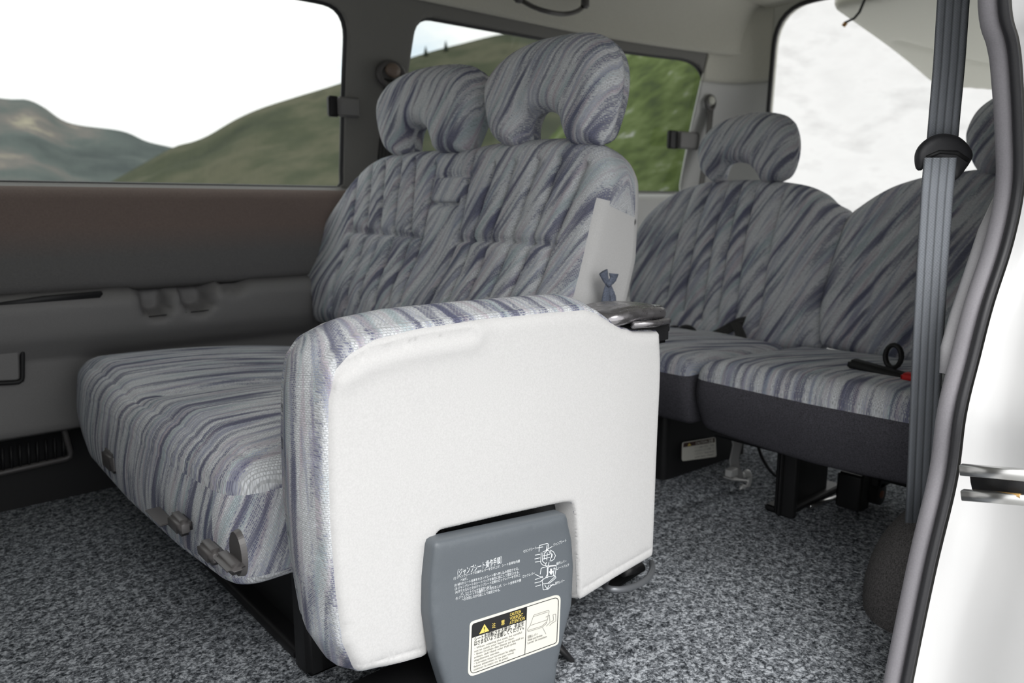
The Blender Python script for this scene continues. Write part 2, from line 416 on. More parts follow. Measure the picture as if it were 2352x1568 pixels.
# glass
GLASS = bpy.data.materials.new('tinted_glass'); GLASS.use_nodes = True; nt = GLASS.node_tree; nt.nodes.clear()
tr = N(nt, 'ShaderNodeBsdfTransparent', i_Color=(.62, .64, .62, 1)); gl = N(nt, 'ShaderNodeBsdfGlossy', i_Roughness=.02); mx = N(nt, 'ShaderNodeMixShader'); fr = N(nt, 'ShaderNodeFresnel', i_IOR=1.25); oo = N(nt, 'ShaderNodeOutputMaterial')
nt.links.new(fr.outputs[0], mx.inputs[0]); nt.links.new(tr.outputs[0], mx.inputs[1]); nt.links.new(gl.outputs[0], mx.inputs[2]); nt.links.new(mx.outputs[0], oo.inputs[0])
GLASSC = GLASS.copy(); GLASSC.name = 'clear_glass'; [n for n in GLASSC.node_tree.nodes if n.type == 'BSDF_TRANSPARENT'][0].inputs[0].default_value = (.92, .94, .92, 1)
def land(name, stops, scale, detail=6., rough=1.):
    m, nt, b = base(name, (.2, .2, .2), rough, 0, .05); t = N(nt, 'ShaderNodeTexCoord'); n = N(nt, 'ShaderNodeTexNoise', i_Scale=scale, i_Detail=detail, i_Roughness=.6)
    nt.links.new(t.outputs['Object'], n.inputs['Vector']); nt.links.new(ramp(nt, n.outputs[0], stops), b.inputs['Base Color']); return m
HILLF = land('far_hill_scrub', [(.3, (.05, .06, .06)), (.5, (.085, .10, .095)), (.62, (.14, .13, .12)), (.75, (.38, .35, .25))], .018)
HILLM = land('near_hill_scrub', [(.3, (.036, .042, .03)), (.48, (.055, .062, .04)), (.6, (.085, .085, .058)), (.75, (.045, .05, .035))], .06)
GRASS = land('green_bank', [(.3, (.035, .05, .022)), (.48, (.08, .11, .035)), (.6, (.12, .155, .06)), (.68, (.30, .31, .28)), (.76, (.7, .7, .7))], 1.6, 12.)
GRAVEL = land('pale_gravel', [(.3, (.30, .30, .295)), (.48, (.37, .37, .365)), (.7, (.34, .34, .335))], 1.5, 10.)
TREE = base('conifer_green', (.02, .03, .02), 1.)[0]

# ================================================================== SETTING: outside
def ground():
    me = mesh('ground', [(-400, -400, -.55), (600, -400, -.55), (600, 600, -.55), (-400, 600, -.55)], [[0, 1, 2, 3]])
    return struct(link('ground', me, GRAVEL))
ground()
def hill(name, ridge, D, mat, depth, rough, base_z=-6, seed=0):
    """ridge given as photo positions at distance D; slope comes down towards the van"""
    pts = resample(spline(ridge, False, 6), 14, False); V = []; F = []; M = 26
    for i, (u, v) in enumerate(pts):
        d = ray(u, v); h = Vector((d.x, d.y, 0)).length; d = d*(D/h)
        for j in range(M+1):
            t = j/M; dd = D*(1-depth*t)
            top = d.z; z = CAMZ + top*(1-t)**1.25*(1-depth*t*.3) + (base_z)*t
            x, y = d.x/D*dd, d.y/D*dd
            nz_ = noise.fractal(Vector((x/D*9+seed, y/D*9, seed)), 1., 2., 5)*D*rough*min(1, t*5+.04)
            V.append((x, y, z+nz_))
    for i in range(len(pts)-1):
        for j in range(M):
            a = i*(M+1)+j; F.append([a, a+M+1, a+M+2, a+1])
    n0 = len(V)
    for i in range(len(pts)):           # far side of the ridge
        x, y, z = V[i*(M+1)]; V.append((x*1.3, y*1.3, base_z))
    for i in range(len(pts)-1): F.append([i*(M+1), n0+i, n0+i+1, (i+1)*(M+1)])
    return struct(link(name, mesh(name, V, F), mat))
hill('hills_distant', [(-500, 150), (-200, 190), (0, 225), (60, 228), (100, 245), (160, 282), (280, 300), (340, 325), (420, 345), (600, 400), (800, 460)], 520, HILLF, .55, .012, -20, 3)
hill('hillside', [(-100, 560), (100, 500), (250, 420), (330, 375), (400, 337), (440, 326), (480, 310), (540, 275), (600, 248), (680, 222), (790, 188), (945, 132), (1060, 100), (1170, 76), (1260, 78), (1400, 70), (1600, 60)], 170, HILLM, .6, .010, -8, 9)
hill('green_bank', [(1150, 420), (1250, 330), (1330, 230), (1380, 110), (1440, 0), (1560, -120), (1760, -300)], 26, GRASS, .6, .012, -1, 14)
hill('gravel_bank', [(1640, -300), (1700, -400), (1800, -420), (2100, -420), (2400, -420), (2800, -420), (3300, -420)], 16, GRAVEL, .6, .006, -.4, 21)
def pine(u, v0, v1, D):
    d = ray(u, v1); d *= D/Vector((d.x, d.y)).length; d2 = ray(u, v0); h = (d2.z*(D/Vector((d2.x, d2.y)).length)-d.z)
    t = empty('conifer_tree', (d.x, d.y, d.z+CAMZ-1.5), None, 'tree', 'lone conifers on the hill crest')
    b = nb(); bmesh.ops.create_cone(b, cap_ends=True, segments=6, radius1=.25, radius2=.15, depth=2.5, matrix=Matrix.Translation((d.x, d.y, d.z+CAMZ-.3))); link('trunk', b, TREE, t)
    b = nb()
    for q in range(4):
        bmesh.ops.create_cone(b, cap_ends=True, segments=9, radius1=h*.34*(1-q*.2), radius2=.02, depth=h*.42, matrix=Matrix.Translation((d.x, d.y, d.z+CAMZ+h*(.25+q*.2))))
    link('foliage', b, TREE, t, False); return t
pine(978, 106, 127, 168)['label'] = 'small conifer on the hill crest beside the window pillar'
pine(1024, 94, 115, 168)['label'] = 'taller conifer on the hill crest, left of the nearer headrest'

# ================================================================== SETTING: the van
ZB, ZT = .742, 1.275           # window belt and window top
PROF = [(0, 2.02), (.10, 2.02), (.16, 2.01), (.19, 1.975), (.30, 1.985), (.355, 1.985), (.385, 1.965), (.405, 1.95), (.43, 1.945), (.475, 1.94), (.488, 1.95), (.497, 1.975), (.505, 1.99), (.515, 1.972), (.55, 1.968), (.62, 1.975), (.69, 1.985), (.712, 1.99), (.724, 2.0), (.732, 2.02), (.738, 2.045), (.746, 2.056), (.80, 2.05), (1.0, 2.012), (1.30, 1.942)]
def yprof(z):
    for (a, b), (c, d) in zip(PROF, PROF[1:]):
        if z <= c: return b+(d-b)*(z-a)/(c-a)
    return PROF[-1][1]
def taper(x): return (.10*max(0, (x-1.8)/.85)**2 if x > 1.8 else 0)
def fw(x, z):                   # far wall surface
    if z > 1.30:                # curve into the ceiling
        t = min((z-1.30)/.28, 1); a = t*math.pi/2
        k_ = 1-.72*min(1, max(0, (x-2.1)/.6)); y = 1.942-.28*k_*(1-math.cos(a)); zz = 1.30+.20*math.sin(a)
        return Vector((x, y-min(taper(x), .12), zz))
    y = yprof(z)
    # scoops: cup holders and tray in the ledge, hollow beside the seat, ashtray
    def scoop(cx, cz, rx, rz, dp):
        if z > .5: return 0
        q = ((x-cx)/rx)**2+(min(0, z-cz)/rz)**2
        return dp*max(0, 1-q**3) if q < 1 else 0
    y += scoop(.538, .462, .043, .040, .08)+scoop(.636, .466, .046, .040, .08)+scoop(.73, .487, .035, .02, .03)
    y += .03/(1+math.exp(-(x-.38)*60))/(1+math.exp((z-.352)*140))/(1+math.exp(-(z-.19)*200))
    return Vector((x, y-taper(x), z))
def wrect(x0, x1, z0, z1, r, lean=0): return resample(rpoly([(x0, z0), (x1, z0), (x1+lean, z1), (x0-lean*0, z1)], r, 8), .02)
WPL = ((0, 1, .207), 2.056+.207*.746)
def wp(u, v): p = P(u, v, pl=WPL); return (p.x, p.z)
_a, _b, _c = wp(787, 443), wp(794, 60), wp(740, 2)
w1 = resample(rpoly([(-.75, ZB), (_a[0], ZB), (_b[0]+.004, _c[1]), (-.75, _c[1])], [.05, .03, .085, .05], 8), .02)
_a, _b, _c = wp(941, 150), wp(1562, 300), wp(1100, 62)
w2 = resample(rpoly([(_a[0]-.03, ZB), (_b[0], ZB), (_b[0]-.01, wp(1480, 128)[1]), (_a[0]+.005, _c[1])], [.06, .05, .17, .06], 8), .02)
CONS = [[(-1.2+.03*i, z) for i in range(128) if -1.2+.03*i < 2.61] for z in (.488, .497, .505, .515, .712, .724, .732, .738)]
PALE = grain('pale_trim_plastic', (.62, .62, .61), .55, 500, .05, .15, .35)
wall = sheet('wall_far', [(-1.2, .185), (2.62, .185), (2.62, 1.298), (-1.2, 1.298)], [w1, w2], .011, fw, PILLAR, cons=CONS)
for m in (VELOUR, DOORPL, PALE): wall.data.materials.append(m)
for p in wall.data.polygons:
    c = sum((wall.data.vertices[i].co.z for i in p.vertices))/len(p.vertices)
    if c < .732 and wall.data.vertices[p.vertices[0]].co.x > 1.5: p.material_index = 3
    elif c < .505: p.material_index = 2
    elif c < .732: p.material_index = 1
struct(wall); m = wall.modifiers.new('t', 'SOLIDIFY'); m.thickness = .02; m.offset = 0
struct(sheet('baseboard_far', [(-1.2, -.01), (2.62, -.01), (2.62, .185), (-1.2, .185)], [], .03, lambda x, z: fw(x, z)+Vector((0, -.004, 0)), BLACK))
# ceiling: curved header + flat lining, joins the rear
def cl(x, s):
    if s < 1.575: return fw(x, s)+Vector((0, -.004, -.002))
    f = (s-1.575)/(2.9-1.575); y0 = fw(x, 1.575).y-.004; y = y0+(.42-y0)*f
    z = 1.50+.02*math.sin(math.pi*f)-.10*max(0, (f-.86)/.14)**2
    if x > 2.6: z -= .02*((x-2.6)/.25)**2
    return Vector((x, y, z))
struct(sheet('ceiling', [(-1.2, 1.288), (2.86, 1.288), (2.86, 2.9), (-1.2, 2.9)], [], .03, cl, HEAD, thick=.02))
# rear corner post (far side) and rear wall round the open tailgate
def corner(a, z):               # a 0..1 round the corner from far wall to the tailgate opening
    p0 = fw(2.62, min(z, 1.29)); an = a*math.pi/2
    return Vector((2.62+.23*math.sin(an), p0.y-(p0.y-1.705)*(1-math.cos(an)), z))
struct(sheet('trim_1', [(0, 0), (1, 0), (1, 1.19), (0, 1.19)], [], .04, corner, PALE, thick=.01))
struct(sheet('trim_2', [(0, 1.186), (1, 1.186), (1, 1.49), (0, 1.49)], [], .04, lambda a, z: corner(a, z)+Vector((-.004, -.004, 0)), HEAD, thick=.01))
op = resample(rpoly([(.62, .02), (1.70, .02), (1.70, 1.08), (1.68, 1.455), (.68, 1.455)], [.05, .05, .3, .15, .13], 8), .03)
struct(sheet('wall_rear', [(.30, -.6), (2.0, -.6), (2.0, 1.55), (.30, 1.55)], [op], .05, lambda y, z: Vector((2.87-.04*max(0, z-.7), y, z)), CREAM, thick=.02))
b = nb(); tube(b, [Vector((2.855-.04*max(0, z-.7), y, z)) for y, z in op], .009, 8, True, upv=Vector((1, 0, 0))); struct(link('trim_3', b, RUBBER))
# floor
def fl(x, y):
    z = 0
    q = polydist(np.array([[x, y]]), FSEAM, False)[0]; z -= .006*math.exp(-(q/.006)**2)
    return Vector((x, y, z))
FSEAM = [tuple(P(u, v, z=0)[:2]) for u, v in ((1460, 1190), (1560, 1160), (1650, 1130), (1720, 1112), (1850, 1098))]
FL2 = [tuple(P(u, v, z=0)[:2]) for u, v in ((1320, 1436), (1360, 1462), (1410, 1500), (1432, 1525), (1425, 1555), (1390, 1590))]
V, F, _ = tri([(-1.2, .36), (2.87, .36), (2.87, 2.04), (-1.2, 2.04)], [], .04, [q for g in (FSEAM, FL2) for o_ in (0, .006, -.006) for q in [(a+o_*.7, b_+o_*.7) for a, b_ in resample(g, .01, False)]])
Q = np.array([(v[0], v[1]) for v in V]); d1 = np.minimum(polydist(Q, FSEAM, False), polydist(Q, FL2, False))
me = mesh('floor', [(q[0], q[1], -.008*math.exp(-(d/.006)**2)) for q, d in zip(Q, d1)], F)
o = struct(link('floor', me, CARPET)); m = o.modifiers.new('t', 'SOLIDIFY'); m.thickness = .03; m.offset = -1
# windows: rubber gasket + pane
def window(name, poly, fn, mat=GLASS, off=.012):
    fr = nb(); tube(fr, [fn(x, z)+Vector((0, off*.4, 0)) for x, z in poly], .0085, 8, True, upv=Vector((0, 1, 0)))
    o = struct(link(name, fr, RUBBER))
    sheet('pane', poly, [], .08, lambda x, z: fn(x, z)+Vector((0, off, 0)), mat, o)
    return o
def flat(x, z): 
    z = max(z, .747); return Vector((x, yprof(z)-taper(x), z))
GLASSD = GLASS.copy(); GLASSD.name = 'dark_tinted_glass'; [n for n in GLASSD.node_tree.nodes if n.type == 'BSDF_TRANSPARENT'][0].inputs[0].default_value = (.50, .52, .50, 1)
window('window_1', w1, flat); window('window_2', w2, flat, GLASSD)
# near body side behind the door opening
SK = [(2304, 0), (2322, 90), (2330, 150), (2338, 300), (2337, 430), (2311, 560), (2266, 700), (2235, 820), (2203, 950), (2182, 1100), (2135, 1300), (2080, 1568)]
SY = .345
edge = [P(u, v, y=SY) for u, v in SK]
e0 = edge[0]; el = edge[-1]
edge = [Vector((e0.x-.75, SY, 1.36)), Vector((e0.x-.30, SY, 1.33)), Vector((e0.x-.12, SY, 1.22)), Vector((e0.x-.04, SY, 1.08))] + edge + [el+Vector((-.03, 0, -.12)), el+Vector((-.06, 0, -.26))]
edge = [Vector(p) for p in spline([tuple(p) for p in edge], False, 6)]
b = nb(); tube(b, edge, .006, 10, upv=Vector((0, 1, 0))); weather = link('weatherstrip', b, RUBBER)
wt = struct(weather); wt.name = 'trim_4'
b = nb(); tube(b, [p+Vector((.008, .018, 0)) for p in edge], .0122, 12, flat=.85, upv=Vector((1, 0, 0))); struct(link('trim_5', b, EDGE))
lt = [P(u, v, y=.385) for u, v in ((2290, 455), (2268, 530), (2235, 640), (2205, 730), (2182, 800), (2172, 858))]
b = nb(); tube(b, lt, [.005, .012, .014, .014, .012, .008], 10, upv=Vector((0, 1, 0))); struct(link('trim_6', b, grain('pale_edge_trim', (.48, .47, .49), .5, 400, .05, .1)))
# painted jamb swept outward from the seal
jm = nb(); prof = [(.0, .004), (.03, .0), (.06, -.006), (.10, -.010), (.14, -.022), (.17, -.026), (.20, -.02), (.225, -.005), (.26, .0), (.27, -.01)]
prof = [(.004, .004), (.010, .016), (.022, .028), (.045, .032), (.075, .026), (.10, .016), (.13, .012), (.155, .006), (.17, .010), (.178, .03), (.18, .2), (.18, 1.75)]
rows = []
for p in edge:
    # a shallow pressed hollow round the striker
    rows.append([jm.verts.new((p.x+dx+(.016*math.exp(-((p.z-.30)/.10)**2-((dy-.07)/.05)**2))*(1 if dx < .1 else 0) if dx < 1 else 2.87, p.y-.004-dy, p.z)) for dy, dx in prof])
for A, B in zip(rows, rows[1:]):
    for k in range(len(prof)-1): jm.faces.new([A[k], B[k], B[k+1], A[k+1]])
bmesh.ops.recalc_face_normals(jm, faces=jm.faces)
jo = struct(link('wall_near', jm, WHITE)); m = jo.modifiers.new('s', 'SUBSURF'); m.levels = 0; m.render_levels = 1
# inner lining of the near side with its own window
wn = resample(rpoly([(1.96, ZB-.05), (2.68, ZB-.05), (2.66, ZT+.04), (2.0, ZT+.04)], .07, 8), .03)
wn_o = [(p.x+.03, p.z) for p in edge if .0 <= p.z <= 1.33 and p.x > .8]
wn_o = wn_o + [(wn_o[-1][0], 0), (2.86, 0), (2.86, 1.40), (wn_o[0][0], 1.40)]
o = sheet('wall_near_lining', wn_o, [wn], .04, lambda x, z: Vector((x, .355+.04*max(0, z-.8), z)), PILLAR); o.name = 'wall_near_inner'; struct(o)
b = nb(); tube(b, [Vector((x, .35+.04*max(0, z-.8), z)) for x, z in wn], .008, 8, True, upv=Vector((0, 1, 0))); w3 = struct(link('window_3', b, RUBBER))
sheet('pane', wn, [], .1, lambda x, z: Vector((x, .34+.04*max(0, z-.8), z)), GLASSC, w3)  # unseen window, sized and left untinted to light the rear corner post
# sill and outer body of the near side below the door, roof edge
b = nb(); box(b, (-.1, .30, -.12), (2.2, .16, .2), .02); struct(link('door_sill', b, WHITE)).name = 'trim_7'
b = nb(); box(b, (.8, 1.2, 1.56), (4.15, 1.75, .04), .015); struct(link('roof', b, WHITE))
b = nb(); box(b, (.0, .395, 1.36), (2.3, .09, .34), .03); struct(link('trim_8', b, WHITE))  # unseen roof edge, brought down low to darken headrests and backrests
wf = resample(rpoly([(-1.1, ZB), (-.45, ZB), (-.50, 1.27), (-1.1, 1.27)], .06, 8), .04)
struct(sheet('wall_near_front', [(-1.2, -.3), (-.28, -.3), (-.28, 1.2), (-.34, 1.5), (-1.2, 1.5)], [wf], .08, lambda x, z: Vector((x, .36, z)), PILLAR, thick=.04))  # unseen front body side, added to cut the light on the seats
b = nb(); tube(b, [Vector((x, .36, z)) for x, z in wf], .009, 8, True, upv=Vector((0, 1, 0))); w4 = struct(link('window_4', b, RUBBER)); sheet('pane', wf, [], .1, lambda x, z: Vector((x, .36, z)), GLASS, w4)
b = nb(); box(b, (-1.22, 1.2, .45), (.04, 1.75, 2.1), .01); struct(link('wall_front', b, PILLAR))
# open tailgate
tg = empty('door_1', (2.9, 1.0, 1.45)); struct(tg)
def tgm(p, h):                   # p=(along from hinge, y), underside down
    a = p[0]; return Vector((2.90+a*.965, p[1], 1.46-.26*a-h*1.0+.02*math.sin(a*3)))
gp = resample(rpoly([(0, 1.50), (.25, 1.48), (.86, 1.42), (.97, 1.2), (.97, .85), (.9, .66), (0, .6)], [.03, .3, .14, .2, .2, .1, .03], 8), .02)
gr = [spline([(.40, 1.40), (.50, 1.33), (.66, 1.22), (.74, 1.12), (.76, 1.0), (.74, .8)], False, 6)]
for nm, me in pad(gp, tgm, .03, .03, .025, .03, [(gr[0], .012, .014)], bulge=lambda q: .008 if False else 0).items(): link('tailgate_panel', me, CREAM, tg)
b = nb(); tube(b, [P(1995, -22, x=2.88), P(1974, 28, x=2.89), P(1962, 42, x=2.89), P(1941, 52, x=2.90)], .005, 8); link('gas_strut', b, BLACK, tg)
b = nb(); tube(b, [P(1943, 52, x=2.90), P(1937, 60, x=2.90)], .008, 8); link('strut_end', b, base('brass_pin', (.35, .2, .08), .4, .8)[0], tg)

# ================================================================== wall fittings
def latch(name, u0, v0, u1, v1, yy, label):
    t = empty(name, P((u0+u1)/2, v1, y=yy), label, 'window catch', 'catches on the window pillars')
    a, c = P(u0, v0, y=yy), P(u1, v1, y=yy); um = u0+(u1-u0)*.3; mid = P(um, v0, y=yy)
    b = nb(); box(b, ((mid.x+c.x)/2, yy, (a.z+c.z)/2), (abs(c.x-mid.x)*1.05, .024, abs(a.z-c.z)*.95), .005); link('catch_body', b, DOORPL, t)
    b = nb(); box(b, ((a.x+mid.x)/2+.004, yy+.012, (a.z+c.z)/2), (abs(mid.x-a.x)*1.1, .02, abs(a.z-c.z)), .004); link('catch_clip', b, BLACK, t)
latch('window_catch', 755, 218, 824, 272, 1.995, 'brown grey catch on the edge of the large front side window')
latch('window_catch', 1541, 298, 1600, 345, 1.905, 'grey catch on the rear edge of the back side window')
def ribbon(pts, w, wd, mat, name, parent, th=.0016, label=None):
    pts = [Vector(p) for p in pts]; V = []; F = []; uv = []; s = 0
    K = 9
    for i, p in enumerate(pts):
        if i: s += (p-pts[i-1]).length
        ww = wd[i] if isinstance(wd, list) else wd; ww = Vector(ww).normalized()
        t = (pts[min(i+1, len(pts)-1)]-pts[max(i-1, 0)]).normalized(); nn = ww.cross(t).normalized()
        for k in range(K):
            V.append(p+ww*w*(k/(K-1)-.5)+nn*(.0006*math.sin(k/(K-1)*math.pi*4)**2)); uv.append((k/(K-1), s))
    for i in range(len(pts)-1):
        for k in range(K-1): a = i*K+k; F.append([a, a+1, a+K+1, a+K])
    o = link(name, mesh(name, V, F, uv), mat, parent, label=label); m = o.modifiers.new('t', 'SOLIDIFY'); m.thickness = th; m.offset = 0; return o
def dring(parent, c, rx, rz, th, mat, up=Vector((0, 0, 1)), side=Vector((1, 0, 0)), r=.006, name='belt_guide', lower=1.):
    b = nb(); tube(b, [c+side*rx*math.cos(a)+up*rz*math.sin(a)*(1 if math.sin(a) > 0 else lower) for a in [2*math.pi*i/24 for i in range(24)]], r, 10, True, flat=th, upv=side.cross(up)); return link(name, b, mat, parent)
# belt on the middle pillar
t = empty('seat_belt', P(890, 380, y=1.96), 'dark seat belt hanging on the pillar between the two side windows', 'seat belt', 'seat belts')
c = P(898, 172, y=1.965); dring(t, c, .042, .032, .8, KNOB, r=.010)
b = nb(); bmesh.ops.create_uvsphere(b, u_segments=14, v_segments=8, radius=.026, matrix=Matrix.Translation(c+Vector((.003, -.006, .012))) @ Matrix.Diagonal((1, .5, .8, 1))); link('anchor_cover', b, base('tan_cap', (.2, .15, .12), .4)[0], t)
ribbon([c+Vector((0, 0, -.012)), P(893, 260, y=1.965), P(880, 395, y=1.955), P(868, 560, y=1.955)], .047, (1, 0, 0), WEBD, 'webbing', t)
# belt on the rear corner post
t = empty('seat_belt', P(1610, 430, y=1.87), 'grey seat belt on the rear corner post beside the far rear headrest', 'seat belt', 'seat belts')
c = P(1632, 236, y=1.865); dring(t, c, .030, .026, .8, KNOB, r=.007)
b = nb(); bmesh.ops.create_uvsphere(b, u_segments=14, v_segments=8, radius=.022, matrix=Matrix.Translation(c+Vector((0, -.004, .008))) @ Matrix.Diagonal((1, .5, .8, 1))); link('anchor_cover', b, CREAM, t)
ribbon([P(1633, 246, y=1.865), P(1626, 330, y=1.865), P(1612, 420, y=1.865), P(1600, 500, y=1.865)], .045, (1, .1, 0), WEBG, 'webbing', t)
# roof grab handle
t = empty('grab_handle', P(1270, 20, y=1.8), 'dark curved grab handle on the ceiling edge above the back side window', 'handle')
b = nb(); hp = [P(1185, -14, y=1.80), P(1200, 2, y=1.865), P(1240, 22, y=1.78), P(1290, 32, y=1.78), P(1325, 26, y=1.78), P(1342, 10, y=1.865), P(1346, -8, y=1.80)]
tube(b, spline([tuple(p) for p in hp], False, 5), .009, 10, flat=.8); link('grip', b, KNOB, t)
for u, v in ((1190, -8), (1344, 6)):
    b = nb(); box(b, P(u, v, y=1.80), (.03, .02, .035), .006); link('mount', b, KNOB, t)
# ashtray, vent
t = empty('ashtray', P(20, 870, y=1.98), 'grey flip ashtray set in the lower side trim', 'ashtray')
def pw(u, v, off=0): q = P(u, v, y=1.958-off); return (q.x, q.z)
fn = lambda p, h: Vector((p[0], 1.972-h, p[1]))
b = nb(); pl = resample(rpoly([pw(-60, 795), pw(45, 793), pw(52, 805), pw(52, 878), pw(-60, 884)], .01), .008)
tube(b, [fn(p, .010) for p in pl], .005, 8, True, upv=Vector((0, 1, 0))); link('rim', b, BLACK, t)
b = nb(); prism(b, resample(rpoly([pw(-60, 801), pw(44, 800), pw(46, 873), pw(-60, 878)], .008), .008), fn, -.02, .014, .003); link('lid', b, DOORPL, t, False)
t = empty('air_vent', P(90, 1085, y=1.99), 'black slatted air vent low in the side wall near the floor', 'vent')
fn = lambda p, h: Vector((p[0], 2.0-h, p[1]))
b = nb(); pl = resample(rpoly([pw(-30, 1020, -.01), pw(150, 985, -.01), pw(170, 1055, -.01), pw(-30, 1100, -.01)], .012), .01); tube(b, [fn(p, .01) for p in pl], .007, 8, True, upv=Vector((0, 1, 0))); link('vent_frame', b, KNOB, t)
for i in range(9):
    b = nb(); u = -15+i*20; a = P(u, 1030-.19*u, y=1.99); c = P(u+3, 1088-.2*u, y=1.99); tube(b, [a, c], .003, 6, upv=Vector((0, 1, 0))); link('slat', b, BLACK, t)
b = nb()
for g in (((-80, 759), (0, 754), (287, 733), (555, 704), (690, 691)), ((285, 683), (288, 706), (291, 733)), ((558, 660), (560, 702))):
    pp = []
    for u, v in resample(g, 30, False):
        y = 1.95
        for _ in range(6): q = P(u, v, y=y); y = yprof(q.z)-.0012
        if g[0][0] < 0 or not (.49 < q.x < .69): pp.append(q)
    if len(pp) > 1: tube(b, pp, .0015, 6)
link('panel_seam', b, BLACK, wall)
# slot in the ledge
b = nb(); sl = [P(u, v, y=1.942) for u, v in ((-60, 702), (100, 680), (232, 668), (236, 674), (228, 684), (100, 694), (-60, 712))]
prism(b, [(p.x, p.z) for p in sl], lambda p, h: Vector((p[0], 1.95-h, p[1])), 0, .013, .001); o = link('trim_9', b, BLACK); struct(o)

# ================================================================== second-row bench
def bx(z): return .925+.30*(z-.36)          # front face of the backrest
BN = Vector((1, 0, -.30)).normalized()
bench = empty('bench_seat', (.62, 1.43, 0), 'two-place second row bench seat in streaked blue grey fabric, behind the folded jump seat', 'seat', 'vehicle seats')
HB = lambda q: .05
def bmap(q, h): return Vector((bx(q[1])+.05, q[0], q[1])) - BN*h*1.0 - Vector((0, 0, 0))
def bp(u, v, off=.03): p = P(u, v, pl=((1, 0, -.30), .925+off-.30*.36)); return (p.y, p.z)
ol = [bp(*q) for q in ((697, 700), (703, 640), (728, 578), (768, 505), (800, 458), (838, 412), (885, 374), (940, 358), (1010, 353), (1090, 348), (1170, 336), (1250, 329), (1330, 327), (1380, 336), (1408, 358))]
ne = .945
zl = ol[-1][1]
ol = [(1.93, .37), (1.95, .42)] + ol[:-1] + [(ne+.012, .775), (ne, .72), (ne, .55), (ne, .37)]
ol = spline(ol[1:-1], False, 6); ol = [(1.93, .37)]+ol+[(ne+.005, .37)]
def gp_(*pts, w=.0055, d=.015): return ([bp(u, v, 0) for u, v in pts], w, d)
G = []
for a, m_, c in (((826, 405), (811, 547), (775, 720)), ((861, 392), (847, 551), (812, 720)), ((892, 390), (878, 551), (842, 715)), ((928, 385), (908, 553), (878, 712)), ((958, 390), (943, 556), (908, 710)), ((1000, 395), (968, 559), (930, 710)),
                 ((1140, 400), (1085, 570), (1048, 705)), ((1190, 395), (1128, 571), (1092, 705)), ((1243, 390), (1178, 573), (1140, 705)), ((1290, 388), (1222, 576), (1184, 705)), ((1345, 395), (1268, 580), (1236, 705))):
    G.append(gp_(a, m_, c))
G.append(gp_((1094, 345), (1078, 420), (1050, 568), (1002, 705), w=.006, d=.014))
G.append(gp_((806, 545), (885, 552), (968, 559), w=.007, d=.014)); G.append(gp_((1048, 568), (1150, 572), (1270, 580), w=.007, d=.014))
G.append(gp_((1002, 420), (1040, 415), (1080, 419), w=.005, d=.012)); G.append(gp_((988, 481), (1020, 484), (1052, 482), w=.005, d=.012))
def bbulge(q):
    y, z = q; a = abs((y-1.68)/.25); b_ = abs((y-1.17)/.22)
    r = .016*(max(0, 1-a**2)+max(0, 1-b_**2))
    return r + (.018*math.exp(-((z-.47)/.07)**2) if a < 1.3 or b_ < 1.3 else 0)
def bkey(k, c): return 'side_panel' if (k != 'back' and c[0] < ne+.012 and c[1] < .700) else ('rear_cover' if k == 'back' else 'fabric')
parts = pad(ol, bmap, .050, lambda q: .045+.058*min(1, max(0, (.84-q[1])/.22)), .030, .011, G, bbulge, bkey, uvfn=lambda u: (-u[0], u[1]), Rb=.028, cons=[[(ne+.012, .371+.011*i) for i in range(30)]+[(ne+.0115, .700), (ne+.007, .700), (ne+.003, .700)]])
back = link('backrest', parts['fabric'], FAB, bench)
link('side_panel', parts['side_panel'], VINYL, back, label='plain grey vinyl side of the backrest')
if 'rear_cover' in parts: link('rear_cover', parts['rear_cover'], VINYL, back)
flapm = pad(rpoly([bp(1003, 424, -.0), bp(1078, 422, -.0), bp(1050, 480, -.0), bp(990, 478, -.0)], .012), lambda q, h: bmap(q, h+.048), .010, .010, .007, .008, uvfn=lambda u: (-u[0], u[1]))
link('centre_flap', flapm['body'], FAB, back)
# headrests
def headrest(pts, xm, thick, parent, mat=FABH, R=.042, cx=None, slope=.15):
    z0 = min(P(u, v, x=xm).z for u, v in pts)
    def tr_(u, v): q = P(u, v, x=xm); return (q.y, q.z)
    po = spline([tr_(*q) for q in pts], True, 6)
    def mp(q, h): return Vector((xm+slope*(q[1]-z0)-h-.0, q[0], q[1]))
    me = pad(po, mp, thick/2, thick/2, R, .010, bulge=lambda q: .006, uvfn=lambda u: (-u[0], u[1]), puff=.004, ostep=.007)['body']
    h = link('headrest', me, mat, parent)
    return h
h1 = headrest([(1150, 316), (1130, 262), (1122, 215), (1130, 172), (1165, 125), (1220, 92), (1290, 76), (1345, 76), (1388, 100), (1410, 150), (1414, 215), (1404, 280), (1388, 326), (1350, 333), (1326, 330), (1312, 305), (1298, 272), (1262, 252), (1228, 262), (1216, 290), (1218, 325), (1204, 340), (1180, 338)], 1.075, .10, bench)
h2 = headrest([(905, 345), (886, 300), (877, 255), (882, 215), (905, 180), (950, 157), (1010, 148), (1060, 152), (1088, 172), (1101, 210), (1098, 270), (1084, 325), (1075, 347), (1045, 352), (1022, 350), (1010, 325), (996, 298), (972, 288), (950, 298), (944, 325), (945, 352), (928, 360)], 1.075, .10, bench)
for h, (ua, ub) in ((h1, (1200, 1345)), (h2, (935, 1045))):
    for u in (ua, ub):
        q = P(u, 330 if h is h1 else 352, x=1.08); b = nb(); tube(b, [q+Vector((0, 0, -.05)), q+Vector((0, 0, .03))], .007, 8, upv=Vector((1, 0, 0))); link('post', b, KNOB, h)
